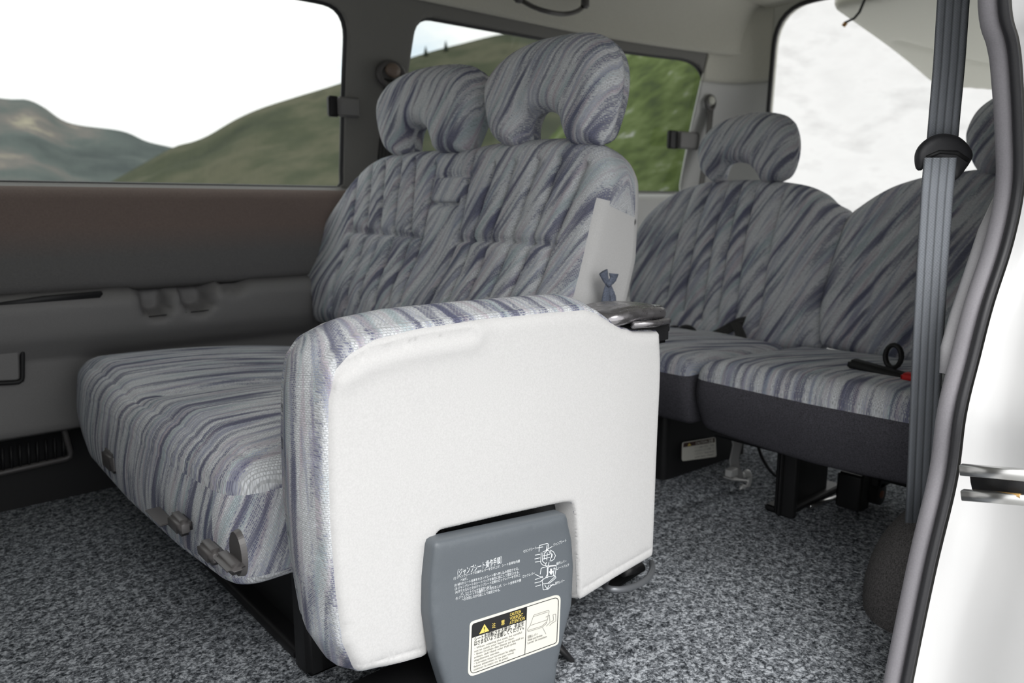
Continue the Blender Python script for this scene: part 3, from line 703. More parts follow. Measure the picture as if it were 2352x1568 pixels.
# cushion
def cmap(q, h):
    x, y = q; s = max(0, (x-.42)/.5)
    return Vector((x, y, .265+h-.05*s*s*(1 if h > 0 else 0)))
co = resample(rpoly([(.335, .955), (.92, .955), (.92, 1.90), (.34, 1.90), (.315, 1.7), (.31, 1.4), (.318, 1.15)], [.055, .03, .05, .06, .2, .2, .2]), .01)
def cuv(u):
    x, y = u; return (x, y+(.55*(x-.34) if x < .34 else 0)+.5*(x-.34)**2*(x > .34))
seam = [([(.348, 1.88), (.343, 1.6), (.342, 1.3), (.35, 1.02), (.375, .985), (.45, .98), (.9, .98)], .005, .006), ([(.40, 1.42), (.9, 1.42)], .012, .012)]
def skirt(k, c): return 'seat'
cm = pad(co, cmap, .105, .085, .055, .012, seam, lambda q: .022*max(0, 1-((q[1]-1.18)/.22)**2)+.022*max(0, 1-((q[1]-1.66)/.22)**2)-.008, uvfn=cuv, Rb=.015, nside=6, puff=.006, arc=True)
cush = link('seat_cushion', cm['body'], FABC, bench)
# base
b = nb(); box(b, (.67, 1.43, .09), (.40, .86, .17), .01); box(b, (.68, 1.45, .012), (.48, .86, .024), .006); bf = link('base_frame', b, BLACK, bench)
b = nb(); box(b, (.50, .99, .085), (.13, .05, .17), .008); box(b, (.70, 1.0, .02), (.5, .07, .04), .008); link('floor_rail', b, BLACK, bench)
# control levers under the front edge
def lever(u0, v0, u1, v1, x, name='seat_lever', d=.022, mat=KNOB, tilt=0):
    a, c = P(u0, v0, x=x), P(u1, v1, x=x); b = nb()
    w = abs(a.y-c.y); hgt = abs(a.z-c.z)
    box(b, ((a+c)/2)+Vector((d*.12, 0, 0)), (d, w*.8, hgt*1.45), .006, Matrix.Rotation(tilt, 3, 'X'), 3); return link(name, b, mat, bench)
for (a, b_, c, d_), x in (((497, 1262, 548, 1326), .292), ((460, 1238, 500, 1300), .298), ((392, 1175, 427, 1232), .300), ((342, 1166, 386, 1208), .296), ((240, 1030, 268, 1085), .305)):
    lever(a, b_, c, d_, x)
q = P(540, 1272, x=.305); b = nb(); bmesh.ops.create_cone(b, cap_ends=True, segments=48, radius1=.030, radius2=.028, depth=.007, matrix=Matrix.Translation(q+Vector((.004, 0, 0))) @ Matrix.Rotation(-math.pi/2, 4, 'Y') @ Matrix.Diagonal((1, .72, 1, 1))); link('lever_escutcheon', b, KNOB, bench, False)

# ================================================================== folded jump seat
YJ = .742
js = empty('jump_seat', (.62, .80, 0), 'jump seat folded up on its side with a pale grey cloth face and fabric edging', 'seat', 'vehicle seats')
def jp(u, v, y=YJ): q = P(u, v, y=y); return (q.x, q.z)
vin = [(822, 1548), (790, 1480), (772, 1350), (760, 1200), (756, 1050), (757, 920), (768, 862), (800, 815), (860, 780), (960, 755), (1100, 735), (1250, 720), (1345, 712), (1372, 720), (1400, 738), (1430, 755), (1462, 762), (1519, 762), (1515, 850), (1508, 1000), (1502, 1150), (1497, 1274), (1410, 1325), (1328, 1376), (1324, 1270), (1320, 1175), (1314, 1153), (1290, 1155), (1150, 1185), (1010, 1218), (1000, 1228), (990, 1380), (983, 1503), (900, 1526)]
vp_ = [jp(*q) for q in vin]
# body outline stands proud of the face by the fabric edging on the front and top
body = [(824, 1556), (780, 1490), (757, 1350), (742, 1200), (738, 1050), (740, 920), (750, 850), (782, 800), (845, 764), (950, 740), (1100, 722), (1250, 707), (1345, 699), (1378, 710), (1405, 730), (1435, 750), (1462, 758), (1521, 758), (1517, 850), (1510, 1000), (1504, 1150), (1499, 1276), (1410, 1328), (1328, 1380), (1324, 1270), (1320, 1175), (1314, 1153), (1290, 1155), (1150, 1185), (1010, 1218), (1000, 1228), (990, 1380), (983, 1505), (900, 1530)]
bo = [jp(*q) for q in body]; bo = rpoly(bo, [.02]*16+[.008]*18, 4)
vpr = rpoly(vp_, [.015]*17+[.004]*17, 4)
JT = .115
def jmap(q, h): return Vector((q[0], YJ+.055-h, q[1]))
fold = [jp(*q) for q in ((775, 850), (850, 810), (950, 785), (1080, 765))]
def jb(q):
    d = polydist(np.array([q]), fold, False)[0]; n_ = noise.noise(Vector((q[0]*6, q[1]*6, 3)))
    return .002*n_ + .004*math.exp(-((d-.012)/.012)**2)
def jkey(k, c):
    if k == 'front' and inside(c, vpr): return 'face'
    if k == 'back': return 'inner'
    if k == 'side' and (c[0] > .56 and c[1] < .50) : return 'face'
    return 'fabric'
def juv(u): return (u[0]*.9+.15*u[1], u[1])
seams = [(resample(vpr, .006), .0022, .0022)]
vpl = resample(vpr, .006)
jm_ = pad(bo, jmap, .058, .075, .020, .009, [(fold, .007, .0045), ([jp(690, 762), jp(745, 752), jp(785, 800)], .003, .004), ([jp(1425, 764), jp(1465, 770), jp(1516, 772)], .0015, .0012), ([jp(1336, 1350), jp(1410, 1306), jp(1494, 1257)], .002, .0015), ([jp(826, 1528), jp(900, 1506), jp(972, 1486)], .002, .0015)]+[(vpr+[vpr[0]], .0022, .003)], jb, jkey, uvfn=juv, nside=6, puff=.010, ostep=.006, Rb=.03, cons=[vpl+[vpl[0]]], Rf=lambda q: .006+.014*max(1/(1+math.exp((q[0]-.43)*90)), 1/(1+math.exp(-(q[1]-.47)*70))))
jf = link('fabric_edging', jm_['fabric'], FABJ, js)
link('cloth_face', jm_['face'], VINYL, js)
if 'inner' in jm_: link('inner_cushion_face', jm_['inner'], FABJ, js)
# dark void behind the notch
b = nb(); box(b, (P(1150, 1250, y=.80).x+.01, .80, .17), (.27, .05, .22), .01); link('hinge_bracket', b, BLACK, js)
# slate plastic cover with printed instructions.  local (s,t): s 0..1 left-right, t metres down
CT0, CT1 = P(998, 1240, y=.728), P(1308, 1172, y=.728)
cov = [(1000, 1247), (1306, 1180), (1318, 1238), (1322, 1300), (1318, 1390), (1300, 1460), (1284, 1530), (1276, 1600), (1055, 1640), (1030, 1590), (1008, 1520), (992, 1420), (990, 1340)]
YC = .728
def cy(z): return YC-.010-.022*min(1, max(0, (.24-z)/.2))**1.2    # face leans out towards the floor
def cp(u, v):
    y = YC
    for _ in range(5): q = P(u, v, y=y); y = cy(q.z)
    return (q.x, q.z)
cvo = rpoly([cp(*q) for q in cov], [.008, .008]+[.03]*11, 4)
cxm = sum(p[0] for p in cvo)/len(cvo)
def cmap2(q, h): return Vector((q[0], cy(q[1])+.014-h, q[1]))
cvm = pad(cvo, cmap2, .014, .012, .009, .010, [], None, None, Rb=.002, ostep=.006)['body']
cover = link('lever_cover', cvm, DPL, js)
def on(u, v, off=.0005):
    x, z = cp(u, v); return Vector((x, cy(z)-off, z))
# ---- printing
def glyphs(txt, size=1.):
    cu = bpy.data.curves.new('t', 'FONT'); cu.body = txt; cu.size = size; cu.resolution_u = 2; cu.offset = .012; cu.space_line = 1.0
    o = bpy.data.objects.new('t', cu); COL.objects.link(o); dg = bpy.context.evaluated_depsgraph_get(); dg.update()
    me = bpy.data.meshes.new_from_object(o.evaluated_get(dg)); bpy.data.objects.remove(o); bpy.data.curves.remove(cu); return me
def print_text(name, txt, A, B, hpx, mat, parent, onfn=on, slant=0., bold=0):
    """text from photo position A to B on the surface; capital height hpx"""
    me = glyphs(txt); c = np.array([v.co[:] for v in me.vertices]) if len(me.vertices) else None
    if c is None: return
    x0, x1 = c[:, 0].min(), c[:, 0].max(); y0, y1 = 0, max(.7, c[:, 1].max())
    for v in me.vertices:
        f = (v.co.x-x0)/(x1-x0); g = (v.co.y-y0)/.72
        u = A[0]+(B[0]-A[0])*f+slant*g*hpx; w = A[1]+(B[1]-A[1])*f-g*hpx
        v.co = onfn(u, w, .0007)
    if bold:
        pass
    return link(name, me, mat, parent, False)
tx = [('（ジャンプシート操作手順）', (1050, 1322), (1152, 1291), 13),
 ('(1) ジャンプシート下の操作レバーを引き上げ、シート全体を内側', (1041, 1330), (1193, 1290), 5.2), ('へ倒す。', (1057, 1334), (1073, 1330), 5.2),
 ('(2) 倒れたシート全体をセカンドシート側へ押し込み固定させる。', (1043, 1346), (1191, 1307), 5.2),
 ('(3) ジャンプシートのシートバックを後方に起こして固定させる。', (1044, 1354), (1192, 1315), 5.2),
 ('(4) 折りたたむときはジャンプシート左側のロックレバーを引き上', (1045, 1362), (1194, 1322), 5.2), ('げ、シートバックを前方へ倒す。', (1058, 1366), (1130, 1348), 5.2),
 ('(5) ジャンプシート下の操作レバーを引き上げ、シート全体を外側', (1046, 1376), (1196, 1334), 5.2), ('へ引き回しながら起こして固定させる。', (1060, 1379), (1148, 1356), 5.2),
 ('セカンドシート', (1201, 1269), (1231, 1260), 6), ('ジャンプシート', (1270, 1254), (1300, 1243), 6), ('操作レバー', (1277, 1297), (1300, 1290), 5.5), ('シートバック', (1280, 1307), (1306, 1299), 5.5), ('ロックレバー', (1200, 1326), (1228, 1318), 5.5), ('操作レバー', (1274, 1342), (1296, 1335), 5.5)]
for s_, a, c, h in tx: print_text('instruction_text', s_, a, c, h, INK, cover)
def lines(name, segs, w, mat, parent, onfn=on):
    b = nb()
    for sg in segs:
        for (a, c) in zip(sg, sg[1:]):
            dx, dy = c[0]-a[0], c[1]-a[1]; l = math.hypot(dx, dy) or 1; ox, oy = -dy/l*w/2, dx/l*w/2
            vs = [b.verts.new(onfn(p[0]+sx*ox, p[1]+sx*oy, .0008)) for p, sx in ((a, 1), (c, 1), (c, -1), (a, -1))]; b.faces.new(vs)
    bmesh.ops.recalc_face_normals(b, faces=b.faces); return link(name, b, mat, parent, False)
D1 = [[(1237, 1266), (1238, 1252), (1256, 1247), (1259, 1249), (1257, 1262), (1250, 1270)], [(1231, 1258), (1246, 1255)], [(1254, 1262), (1268, 1254)], [(1256, 1250), (1253, 1265)],
      [(1242, 1268), (1241, 1292), (1246, 1297), (1262, 1300)], [(1246, 1266), (1256, 1263), (1264, 1266), (1266, 1276), (1262, 1288)], [(1246, 1268), (1245, 1288), (1252, 1294)], [(1250, 1268), (1249, 1284)], [(1256, 1268), (1255, 1286)], [(1246, 1276), (1262, 1272)], [(1246, 1283), (1262, 1279)],
      [(1262, 1262), (1270, 1266), (1275, 1275), (1271, 1284), (1264, 1288)], [(1260, 1268), (1268, 1272), (1266, 1280)], [(1228, 1274), (1240, 1272)], [(1227, 1283), (1240, 1280)], [(1228, 1290), (1242, 1288)], [(1260, 1290), (1258, 1299), (1277, 1297)], [(1254, 1290), (1252, 1298)]]
D2 = [[(1240, 1318), (1242, 1304), (1256, 1300), (1256, 1322)], [(1256, 1304), (1262, 1300), (1276, 1298), (1277, 1302), (1273, 1324), (1258, 1338)], [(1258, 1303), (1257, 1322)], [(1272, 1302), (1270, 1322)], [(1246, 1330), (1256, 1324), (1274, 1321), (1276, 1326), (1262, 1338), (1246, 1340), (1244, 1334), (1246, 1330)],
      [(1245, 1340), (1247, 1354), (1258, 1352), (1270, 1340)], [(1250, 1342), (1256, 1352), (1260, 1342)], [(1228, 1318), (1246, 1326)], [(1228, 1330), (1240, 1326), (1246, 1322)], [(1227, 1338), (1240, 1335), (1248, 1328)], [(1229, 1346), (1242, 1342)], [(1256, 1318), (1252, 1326), (1258, 1325)], [(1270, 1304), (1280, 1307)], [(1262, 1343), (1274, 1342)]]
lines('pictogram', D1, 1.5, INK, cover); lines('pictogram', D2, 1.5, INK, cover)
lines('pictogram_arrow', [[(1265, 1305), (1265, 1314)]], 4.5, INK, cover); lines('pictogram_arrow', [[(1260, 1313), (1270, 1312)], [(1262, 1316), (1268, 1315)], [(1264, 1318), (1266, 1318)]], 3, INK, cover)
# caution sticker
def sprism(name, pts, r, off, mat, parent, bev=.0002):
    b = nb(); po = resample(rpoly(pts, r, 5), 4); top = [b.verts.new(on(u, v, off)) for u, v in po]; low = [b.verts.new(on(u, v, .0)) for u, v in po]; b.faces.new(top)
    for i in range(len(po)): b.faces.new([low[i-1], low[i], top[i], top[i-1]])
    bmesh.ops.recalc_face_normals(b, faces=b.faces); return link(name, b, mat, parent, False)
SA, SB, SC, SD_ = (1079, 1428), (1288, 1362), (1283, 1479), (1074, 1556)
st = sprism('caution_label', [SA, SB, SC, SD_], 12, .0004, LBL, cover)
def sq(s, t): # sticker coords 0..1
    a = np.array(SA)*(1-s)+np.array(SB)*s; c = np.array(SD_)*(1-s)+np.array(SC)*s; return tuple(a*(1-t)+c*t)
def son(u, v, off=.0005): return on(u, v, .0004+off)
bd = rpoly([sq(.025, .05), sq(.975, .05), sq(.975, .95), sq(.025, .95)], 9, 5); lines('label_border', [bd+[bd[0]]], 1.5, LBK, st, lambda u, v, o_: on(u, v, .0007))
lines('label_border', [[sq(.625, .05), sq(.625, .95)]], 1.3, LBK, st, lambda u, v, o_: on(u, v, .0007))
b = nb(); po = resample(rpoly([sq(.027, .055), sq(.625, .055), sq(.625, .30), sq(.027, .30)], [9, .1, .1, .1], 5), 5); b.faces.new([b.verts.new(on(u, v, .0006)) for u, v in po]); o = link('label_header', b, LBK, st, False)
b = nb(); b.faces.new([b.verts.new(on(u, v, .0009)) for u, v in (sq(.105, .27), sq(.215, .27), sq(.16, .115))]); link('warning_triangle', b, YEL, st, False)
lines('exclamation_mark', [[sq(.16, .165), sq(.16, .215)], [sq(.16, .235), sq(.16, .25)]], 1.6, LBK, st, lambda u, v, o_: on(u, v, .0012))
def stx(txt, s0, t0, s1, t1, h, mat): return print_text('label_text', txt, sq(s0, t0), sq(s1, t1), h, mat, st, lambda u, v, o_: on(u, v, .0010))
stx('注', .245, .235, .285, .235, 9, YEL); stx('意', .345, .235, .385, .235, 9, YEL)
stx('CAUTION', .44, .125, .56, .125, 7.5, YEL); stx('VORSICHT', .44, .20, .585, .20, 7.5, YEL); stx('ATTENTION', .44, .275, .605, .275, 7.5, YEL)
stx('シートを回転させる時は、手足を', .055, .375, .60, .375, 8.5, LBK); stx('はさまないよう注意してください。', .055, .45, .60, .45, 8.5, LBK)
for i, (s_, e_) in enumerate([('・When rotating the seat, be careful', .58), (' not to catch your hand or foot.', .50), ('・Beim Drehen des Sitzes ist darauf zu', .60), (' achten, daß Hand oder Fuß nicht', .52), (' eingeklemmt werden.', .34), ('・Lorsque vous tournez le siège,', .52), (' faites attention à ne pas vous', .50), (' coincer la main ou le pied.', .44)]):
    stx(s_, .06, .52+i*.055, e_, .52+i*.055, 4.6, GREYINK)
DS = [[sq(*q) for q in g] for g in ([(.67, .43), (.70, .28), (.71, .25), (.87, .25), (.875, .28), (.86, .43)], [(.70, .28), (.86, .28)], [(.67, .43), (.64, .49), (.65, .535), (.80, .545), (.85, .50), (.86, .43), (.67, .43)], [(.65, .51), (.80, .52), (.85, .47)], [(.84, .37), (.88, .35), (.89, .50), (.85, .55)], [(.90, .50), (.93, .48), (.92, .37), (.95, .37), (.955, .51), (.91, .53)], [(.885, .56), (.925, .52)], [(.81, .55), (.85, .70)])]
lines('label_drawing', DS, 1.0, GREYINK, st, lambda u, v, o_: on(u, v, .0008))
for i, s_ in enumerate(('回転レバー', 'Hebel zum Drehen', 'Levier de rotation')): stx(s_, .65, .66+i*.055, .65+.11+.05*i, .66+i*.055, 5, GREYINK)
# metal/plastic hinge cap at the rear top corner
hc = empty('hinge', (.93, .80, .5)); 
cap = [(-.005, -.042), (.06, -.05), (.118, -.046), (.142, -.03), (.147, 0), (.142, .03), (.118, .044), (.06, .05), (-.01, .04)]
ca = P(1360, 712, y=.79); CPX, CPZ = ca.x, .508
def capm(q, h): return Vector((CPX+q[0], .79+q[1], CPZ+.018+h+.004*math.sin(q[0]*25)))
me = pad(spline(cap, True, 6), capm, .014, .010, .012, .007, [([(.01, -.034), (.07, -.038), (.125, -.028), (.132, 0)], .004, .004)], None, None, ostep=.005)['body']
bpy.data.objects.remove(hc)
hc = link('hinge_cap', me, HINGEM, js)
b = nb(); tube(b, [Vector((CPX+.04, .742, CPZ+.010)), Vector((CPX+.09, .737, CPZ+.008)), Vector((CPX+.128, .742, CPZ+.008)), Vector((CPX+.145, .757, CPZ+.004)), Vector((CPX+.152, .763, CPZ-.012))], .0055, 10); link('cap_rim', b, HINGEM, hc)
b = nb(); box(b, (CPX+.085, .79, CPZ-.012), (.13, .075, .04), .006); link('cap_block', b, BLACK, hc)
# tied cloth loop hanging behind the hinge cap
t = empty('cloth_strap', P(1395, 700, y=.90), 'short tied blue grey cloth strap with frayed ends by the vinyl backrest side', 'strap')
def strap(pts, w, name):
    b = nb(); tube(b, spline([tuple(P(u, v, y=.915)) for u, v in pts], False, 5), None or [w]*1 if False else .006, 8); b.free()
    pp = spline([tuple(P(u, v, y=.915)) for u, v in pts], False, 5); n = len(pp)
    ws = [w[0]+(w[1]-w[0])*i/(n-1) for i in range(n)]; b = nb(); tube(b, pp, ws, 14, flat=.45, upv=Vector((0, 1, 0)))
    for v_ in b.verts: v_.co += Vector((noise.noise(v_.co*220)*.0012, 0, 0))
    return link(name, b, WEBSTR, t)
WEBSTR = grain('navy_cloth', (.13, .15, .20), .8, 700, .5, .5)
strap([(1386, 624), (1390, 638), (1396, 652)], (.011, .005), 'frayed_end'); strap([(1410, 628), (1408, 640), (1399, 653)], (.012, .005), 'frayed_end')
strap([(1398, 652), (1394, 665), (1391, 690), (1389, 712)], (.005, .013), 'tail'); strap([(1399, 652), (1403, 668), (1408, 685), (1406, 705)], (.005, .009), 'tail')
b = nb(); bmesh.ops.create_uvsphere(b, u_segments=12, v_segments=8, radius=.0058, matrix=Matrix.Translation(P(1398, 652, y=.912))); link('knot', b, WEBSTR, t)
# pull handle loop low at the rear
b = nb(); tube(b, spline([tuple(P(u, v, y=y)) for u, v, y in ((1395, 1330, .83), (1388, 1343, .79), (1402, 1352, .765), (1430, 1353, .755), (1462, 1344, .755), (1487, 1328, .76), (1498, 1308, .775), (1497, 1292, .80))], False, 6), .0055, 10); link('pull_handle', b, DSTEEL, js)
b = nb(); tube(b, [P(1430, 1310, y=.83), P(1470, 1300, y=.83), P(1400, 1345, y=.86)], .012, 10); link('handle_bracket', b, BLACK, js)
# release lever near the floor
b = nb(); tube(b, [P(1270, 1470, y=.76), P(1300, 1502, y=.75), P(1327, 1531, y=.745), P(1331, 1536, y=.745)], [.013, .011, .007, .004], 10, flat=.5); link('release_lever', b, BLACK, js)
b = nb(); box(b, (.50, .80, .035), (.16, .09, .06), .01); box(b, (.66, .80, .05), (.22, .08, .09), .008); link('floor_mount', b, BLACK, js)

# ================================================================== rear seats
def rx_(z): return 1.86+.22*(z-.34)
RN = Vector((1, 0, -.22)).normalized()
def rp_(u, v, off=.0): p = P(u, v, pl=((1, 0, -.22), 1.86+off-.22*.34)); return (p.y, p.z)
def rmap(q, h): return Vector((rx_(q[1])+.05, q[0], q[1]))-RN*h
SKC = lambda k, c: 'front_cover' if k == 'side' and c[0] < 1.46 else ('front_cover' if k == 'back' else 'seat')
def rear_seat(name, label, back_px, G, hr, cush_y, skz):
    t = empty(name, (1.62, sum(cush_y)/2, 0), label, 'seat', 'vehicle seats')
    po = spline([rp_(*q, .03) if not isinstance(q[0], float) else q for q in back_px], True, 6)
    me = pad(po, rmap, .05, .055, .032, .014, G, lambda q: .012*math.sin(min(1, max(0, (q[1]-.34)/.45))*math.pi), uvfn=lambda u: (-u[0], u[1]))['body']
    bk = link('backrest', me, FAB, t)
    h = headrest(hr, 1.975, .11, t, FABH, .045, slope=.12)
    y0, y1 = cush_y
    def rc(q, hh):
        x, y = q; s = max(0, (x-1.5)/.4)
        return Vector((x+(.03*max(0, -hh/.1) if x < 1.5 else 0), y, .285+hh-.02*s*(hh > 0)))
    co = resample(rpoly([(1.40, y0), (1.86, y0), (1.86, y1), (1.40, y1), (1.385, (y0+y1)/2)], [.02, .02, .02, .04, .4]), .012)
    cm = pad(co, rc, .068, lambda q: .095+skz(q), .04, .014, [], lambda q: .010*max(0, 1-((q[1]-(y0+y1)/2)/.28)**2), SKC, uvfn=lambda u: (u[0], u[1]+.9*max(0, u[0]-1.4)**2), Rb=.02, nside=6, puff=.006)
    s = link('seat_cushion', cm['seat'], FABC, t); link('front_cover', cm['front_cover'], CHAR, s, label='plain charcoal cloth front of the cushion')
    return t
def rg(*pts, w=.007, d=.016): return ([rp_(u, v, 0) for u, v in pts], w, d)
Gl = [rg((1592, 430), (1560, 530), (1528, 690)), rg((1630, 425), (1600, 530), (1565, 720)), rg((1668, 425), (1640, 540), (1605, 740)), rg((1700, 425), (1676, 540), (1640, 750)), rg((1735, 425), (1712, 540), (1680, 760)), rg((1800, 430), (1770, 560), (1735, 760), w=.008), rg((1895, 447), (1902, 475), (1935, 490), w=.004, d=.01)]
far = rear_seat('rear_seat', 'far rear seat in dark streaked fabric, with a whole arched headrest in view', [(1500, 800), (1458, 760), (1452, 640), (1468, 540), (1510, 480), (1570, 440), (1640, 421), (1740, 417), (1830, 425), (1882, 440), (1912, 466), (1945, 488), (1942, 535), (1915, 620), (1893, 700), (1884, 775), (1860, 806), (1700, 806)],
    Gl, [(1640, 414), (1618, 390), (1610, 350), (1620, 315), (1655, 280), (1710, 262), (1765, 260), (1806, 274), (1824, 315), (1824, 365), (1808, 408), (1775, 418), (1758, 416), (1744, 396), (1724, 376), (1696, 370), (1672, 378), (1662, 398), (1658, 417), (1648, 420)], (1.005, 1.70), lambda q: .0)
Gr = [rg((2150, 420), (2120, 600), (2080, 800), w=.008), rg((2060, 440), (2010, 620), (1985, 800), w=.008, d=.006)]
near = rear_seat('rear_seat', 'near rear seat in dark streaked fabric, its headrest half hidden by the door trim', [(1895, 800), (1884, 770), (1888, 700), (1915, 600), (1948, 510), (1985, 474), (2050, 435), (2130, 410), (2200, 400), (2300, 395), (.41, .73), (.395, .6), (.40, .36), (2060, 836), (1960, 812)],
    Gr, [(2262, 398), (2238, 372), (2222, 325), (2226, 290), (2250, 248), (2300, 215), (2360, 208), (2430, 215), (2462, 262), (2462, 330), (2440, 392), (2400, 402), (2375, 380), (2340, 372), (2315, 385), (2300, 400)], (.42, .99), lambda q: .012*math.sin((q[1]-.42)/.57*math.pi))
# under the far rear seat
t = empty('storage_box', (1.7, 1.5, 0), 'black plastic box under the far rear seat carrying a small caution label', 'box')
fnb = lambda p, h: Vector((p[0], p[1], h))
b = nb(); prism(b, rpoly([(1.50, 1.135), (1.86, 1.12), (1.86, 1.85), (1.50, 1.85)], .02), fnb, .0, .185, .01); link('box_body', b, BLACK, t, False)
la = [(1563, 1015), (1636, 1001), (1638, 1046), (1562, 1058)]
def lo(u, v, off=0): q = P(u, v, y=1.13); return Vector((q.x, 1.1305-.04*(q.x-1.5)-off, q.z))
b = nb(); po = rpoly(la, 5, 4); b.faces.new([b.verts.new(lo(u, v, .003)) for u, v in po]); lb = link('caution_label', b, LBL, t, False)
b = nb(); b.faces.new([b.verts.new(lo(u, v, .0036)) for u, v in ((1566, 1016), (1634, 1003), (1634, 1013), (1565, 1026))]); link('label_header', b, base('label_brown', (.06, .03, .025), .5)[0], lb, False)
print_text('label_text', 'CAUTION 注意', (1592, 1019), (1630, 1012), 6, LBL, lb, lambda u, v, o_: lo(u, v, .0042)); print_text('warning_mark', '▲', (1574, 1023), (1582, 1021), 6, YEL, lb, lambda u, v, o_: lo(u, v, .0042))
for i in range(4): print_text('label_text', ('シートを動かす時は、手足を', 'はさまないよう注意して', 'ください。Keep hands', 'and feet clear.')[i], (1590, 1029+i*7.), (1632, 1021+i*7.), 4, GREYINK, lb, lambda u, v, o_: lo(u, v, .0040))
STEELP = base('galvanised_steel', (.62, .62, .61), .5, .35)[0]
# steel hook bracket
t = empty('floor_latch', P(1700, 1112, z=0), 'bright steel hook latch on a bent grey strap, standing on the carpet under the seats', 'latch')
ribbon([P(1688, 990, y=1.0), P(1694, 1020, y=1.0), P(1686, 1055, y=1.0), P(1690, 1082, y=1.0), P(1712, 1098, y=.98)], .030, (1, -.3, 0), base('strap_steel', (.33, .33, .33), .5, .3)[0], 'strap', t, .003)
b = nb(); c = P(1712, 1104, y=.98); tube(b, [c+Vector((.020*math.cos(a), 0, .020*math.sin(a))) for a in [math.radians(x) for x in range(-150, 121, 18)]], .010, 8, flat=.35, upv=Vector((0, 1, 0)), sq=False); link('hook', b, STEELP, t)
b = nb(); box(b, P(1690, 1098, y=.985)+Vector((0, 0, -.002)), (.075, .03, .006), .002, Matrix.Rotation(.3, 3, 'Y')); box(b, P(1680, 1084, y=.985), (.03, .02, .02), .002); link('latch_plate', b, STEELP, t)
b = nb(); tube(b, spline([tuple(P(u, v, y=.93)) for u, v in ((1738, 1012), (1748, 1045), (1765, 1075), (1782, 1092), (1786, 1080))], False, 6), .004, 8); rebase(tag(link('release_cable', b, BLACK), 'thin black cable hanging under the rear cushions beside the steel latch', 'cable'))
# black leg of the near rear seat
leg = nb(); a0 = P(1790, 1190, z=0)
lp = [P(1785, 1035, y=.80), P(1940, 1070, y=.80), P(1940, 1150, y=.80), P(1800, 1188, y=.80)]
q0 = P(1800, 1186, z=.0)
box(leg, (q0.x+.10, q0.y+.01, .11), (.22, .012, .22), .004); box(leg, (q0.x+.004, q0.y-.0, .11), (.016, .05, .22), .004); box(leg, (q0.x+.13, q0.y+.02, .008), (.26, .06, .016), .004); lg = link('leg', leg, BLACK, near)
b = nb(); c = P(2000, 1128, y=.72); 
bmesh.ops.create_cone(b, cap_ends=True, segments=20, radius1=.026, radius2=.026, depth=.05, matrix=Matrix.Translation(c) @ Matrix.Rotation(math.pi/2, 4, 'X')); box(b, c+Vector((.03, .0, .035)), (.09, .05, .05), .006); box(b, c+Vector((-.05, .02, .01)), (.05, .06, .09), .006); pv = link('pivot', b, BLACK, near)
b = nb(); bmesh.ops.create_cone(b, cap_ends=True, segments=16, radius1=.009, radius2=.009, depth=.056, matrix=Matrix.Translation(c) @ Matrix.Rotation(math.pi/2, 4, 'X')); link('pivot_bolt', b, base('rusty_bolt', (.25, .12, .08), .5, .5)[0], pv)
b = nb(); tube(b, [P(1860, 1163, y=.79), P(1938, 1135, y=.79)], .005, 8); link('rod', b, STEEL, near)
b = nb(); box(b, (1.60, 1.35, .189), (.4, .5, .006), .002); link('seat_frame', b, BLACK, far)
b = nb(); box(b, (1.63, .72, .185), (.38, .48, .02), .006); link('seat_frame', b, BLACK, near)
# buckles and belts on the rear cushions
t = empty('belt_buckle', P(2040, 850, x=1.56), 'black belt buckle with a red button lying on the near rear cushion', 'buckle')
b = nb(); p0 = P(2045, 860, x=1.57); box(b, p0, (.035, .17, .022), .006, Matrix.Rotation(.12, 3, 'X')); link('buckle_body', b, BLACK, t)
b = nb(); p1 = P(2092, 866, x=1.55); box(b, p1, (.03, .03, .016), .004); link('release_button', b, RED, t, label='red release button')
b = nb(); c = P(2052, 818, x=1.60); tube(b, [c+Vector((0, .016*math.cos(a), .024*math.sin(a)+.0*a)) for a in [2*math.pi*i/16 for i in range(16)]], .005, 8, True, flat=1.6, upv=Vector((1, 0, 0))); link('tongue_loop', b, BLACK, t)
t = empty('lap_belt', P(1670, 785, x=1.80), 'dark lap belt lying in a fold on the far rear seat, against its backrest', 'seat belt')
ribbon([P(1600, 788, x=1.80), P(1640, 772, x=1.82), P(1690, 745, x=1.84), P(1708, 742, x=1.84)], .04, (.2, -.2, 1), WEBD, 'webbing', t)
ribbon([P(1690, 742, x=1.835), P(1700, 765, x=1.825), P(1706, 790, x=1.81)], .035, (0, 1, 0), WEBD, 'folded_end', t)
t = empty('belt_stalk', P(1575, 780, x=1.76), 'black looped belt stalk between the hinge cap and the far rear cushion', 'buckle')
b = nb(); c = P(1578, 768, x=1.78); tube(b, [c+Vector((0, .03*math.cos(a), .022*math.sin(a))) for a in [math.pi*i/12 for i in range(13)]], .007, 8, upv=Vector((1, 0, 0))); link('loop', b, BLACK, t)
b = nb(); box(b, c+Vector((0, .045, -.005)), (.03, .03, .05), .006); link('stalk', b, BLACK, t)

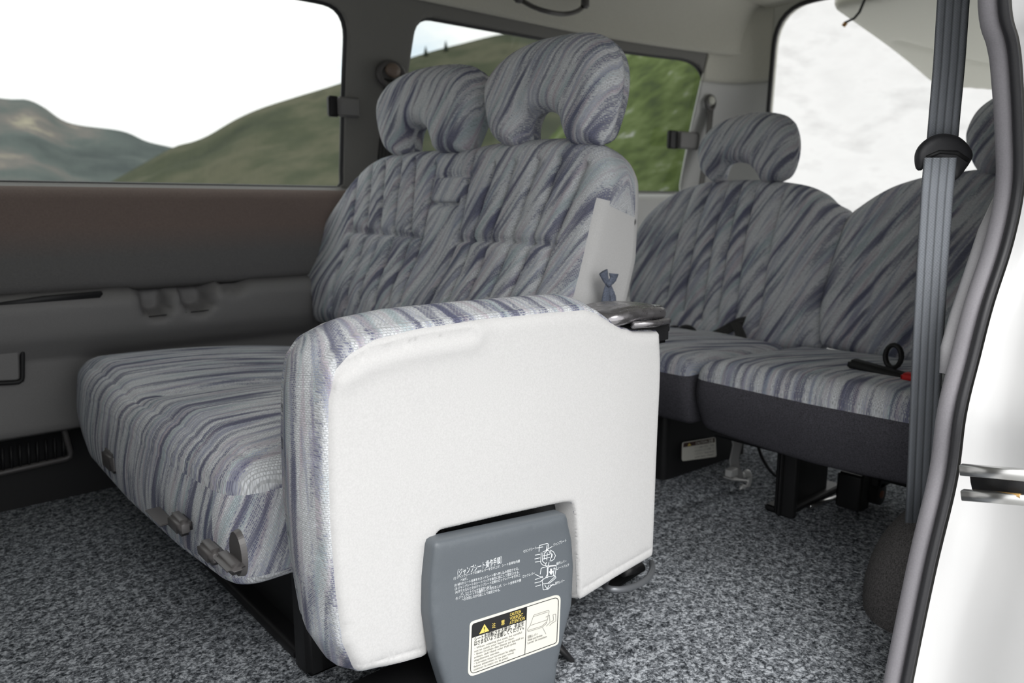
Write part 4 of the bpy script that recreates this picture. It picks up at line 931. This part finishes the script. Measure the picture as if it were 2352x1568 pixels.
# ================================================================== near-side belt
t = empty('seat_belt', P(2125, 1060, y=.45), 'ribbed blue grey seat belt hanging in the foreground beside the door opening', 'seat belt', 'seat belts')
wdir = Vector((.22, -1, 0)); wdir = RT*1.0
bl = [P(2222, -60, y=.47), P(2188, 0, y=.468) + Vector((0, 0, 0)), P(2180, 130, y=.462), P(2172, 250, y=.458), P(2163, 350, y=.452)]
bl = [(2196, -80), (2190, 0), (2180, 150), (2170, 260), (2162, 355)]
ribbon([P(u, v, y=.46) for u, v in bl], .047, RT, WEB, 'upper_webbing', t)
bl2 = [(2160, 362), (2152, 450), (2142, 600), (2132, 780), (2124, 950), (2118, 1080), (2112, 1200)]
ribbon([P(u, v, y=.438) for u, v in bl2], .047, RT, WEB, 'webbing', t)
c = P(2163, 360, y=.452)
fo = FW.copy(); fo.z = 0; fo.normalize()
gq = [((u-2163)*.00078, (360-v)*.00078) for u, v in ((2112, 380), (2109, 352), (2124, 330), (2150, 318), (2184, 322), (2208, 340), (2217, 360), (2206, 384), (2190, 404), (2180, 398), (2160, 372), (2136, 372), (2122, 386))]
me = pad(spline(gq, True, 5), lambda q, h: c+RT*q[0]+Vector((0, 0, q[1]))-fo*(h+.004), .010, .008, .0095, .005, ostep=.004)['body']
gdo = link('belt_guide', me, RUBBER, t)
b = nb(); tube(b, [c+RT*x-fo*.013+Vector((0, 0, z)) for x, z in ((-.030, -.002), (-.012, .006), (.014, .005), (.032, -.006))], .0035, 8); link('guide_lip', b, BLACK, gdo)
# carpeted hump by the door edge
hp_ = nb(); cc = P(2050, 1400, y=.47)
bmesh.ops.create_uvsphere(hp_, u_segments=32, v_segments=20, radius=1, matrix=Matrix.Translation((cc.x+.12, .45, .02)) @ Matrix.Diagonal((.17, .10, .16, 1)))
for v in hp_.verts: v.co += Vector((0, 0, noise.noise(v.co*12)*.012))
CARD = grain('dark_carpet_lining', (.10, .095, .095), 1., 400, .5, .6, .1)
o = struct(link('trim_10', hp_, CARD))
# striker bracket on the painted jamb
t = empty('door_striker', P(2280, 1155, y=.27), 'chrome edged door striker bracket on the white painted jamb', 'striker')
sx = P(2280, 1110, y=.275)
def sp(u, v, y): return P(u, v, y=y)
for (v0, v1), nm in (((1078, 1092), 'upper_rail'), ((1136, 1148), 'lower_rail')):
    a = P(2208 if nm == 'upper_rail' else 2212, v0, y=.296); e_ = P(2370, v1, y=.225)
    b = nb(); tube(b, [a, (a+e_)/2, e_], .0065, 10, upv=Vector((0, 0, 1)), sq=True); link(nm, b, STEEL, t)
a = P(2235, 1112, y=.290); e_ = P(2370, 1120, y=.225); b = nb(); tube(b, [a+Vector((.02, 0, 0)), e_+Vector((.02, 0, 0))], .015, 10, sq=True); link('striker_body', b, BLACK, t)
a = P(2236, 1129, y=.288); e_ = P(2345, 1139, y=.235); b = nb(); tube(b, [a, e_], .003, 8); link('grease_edge', b, base('brass_edge', (.45, .28, .1), .4, .7)[0], t)
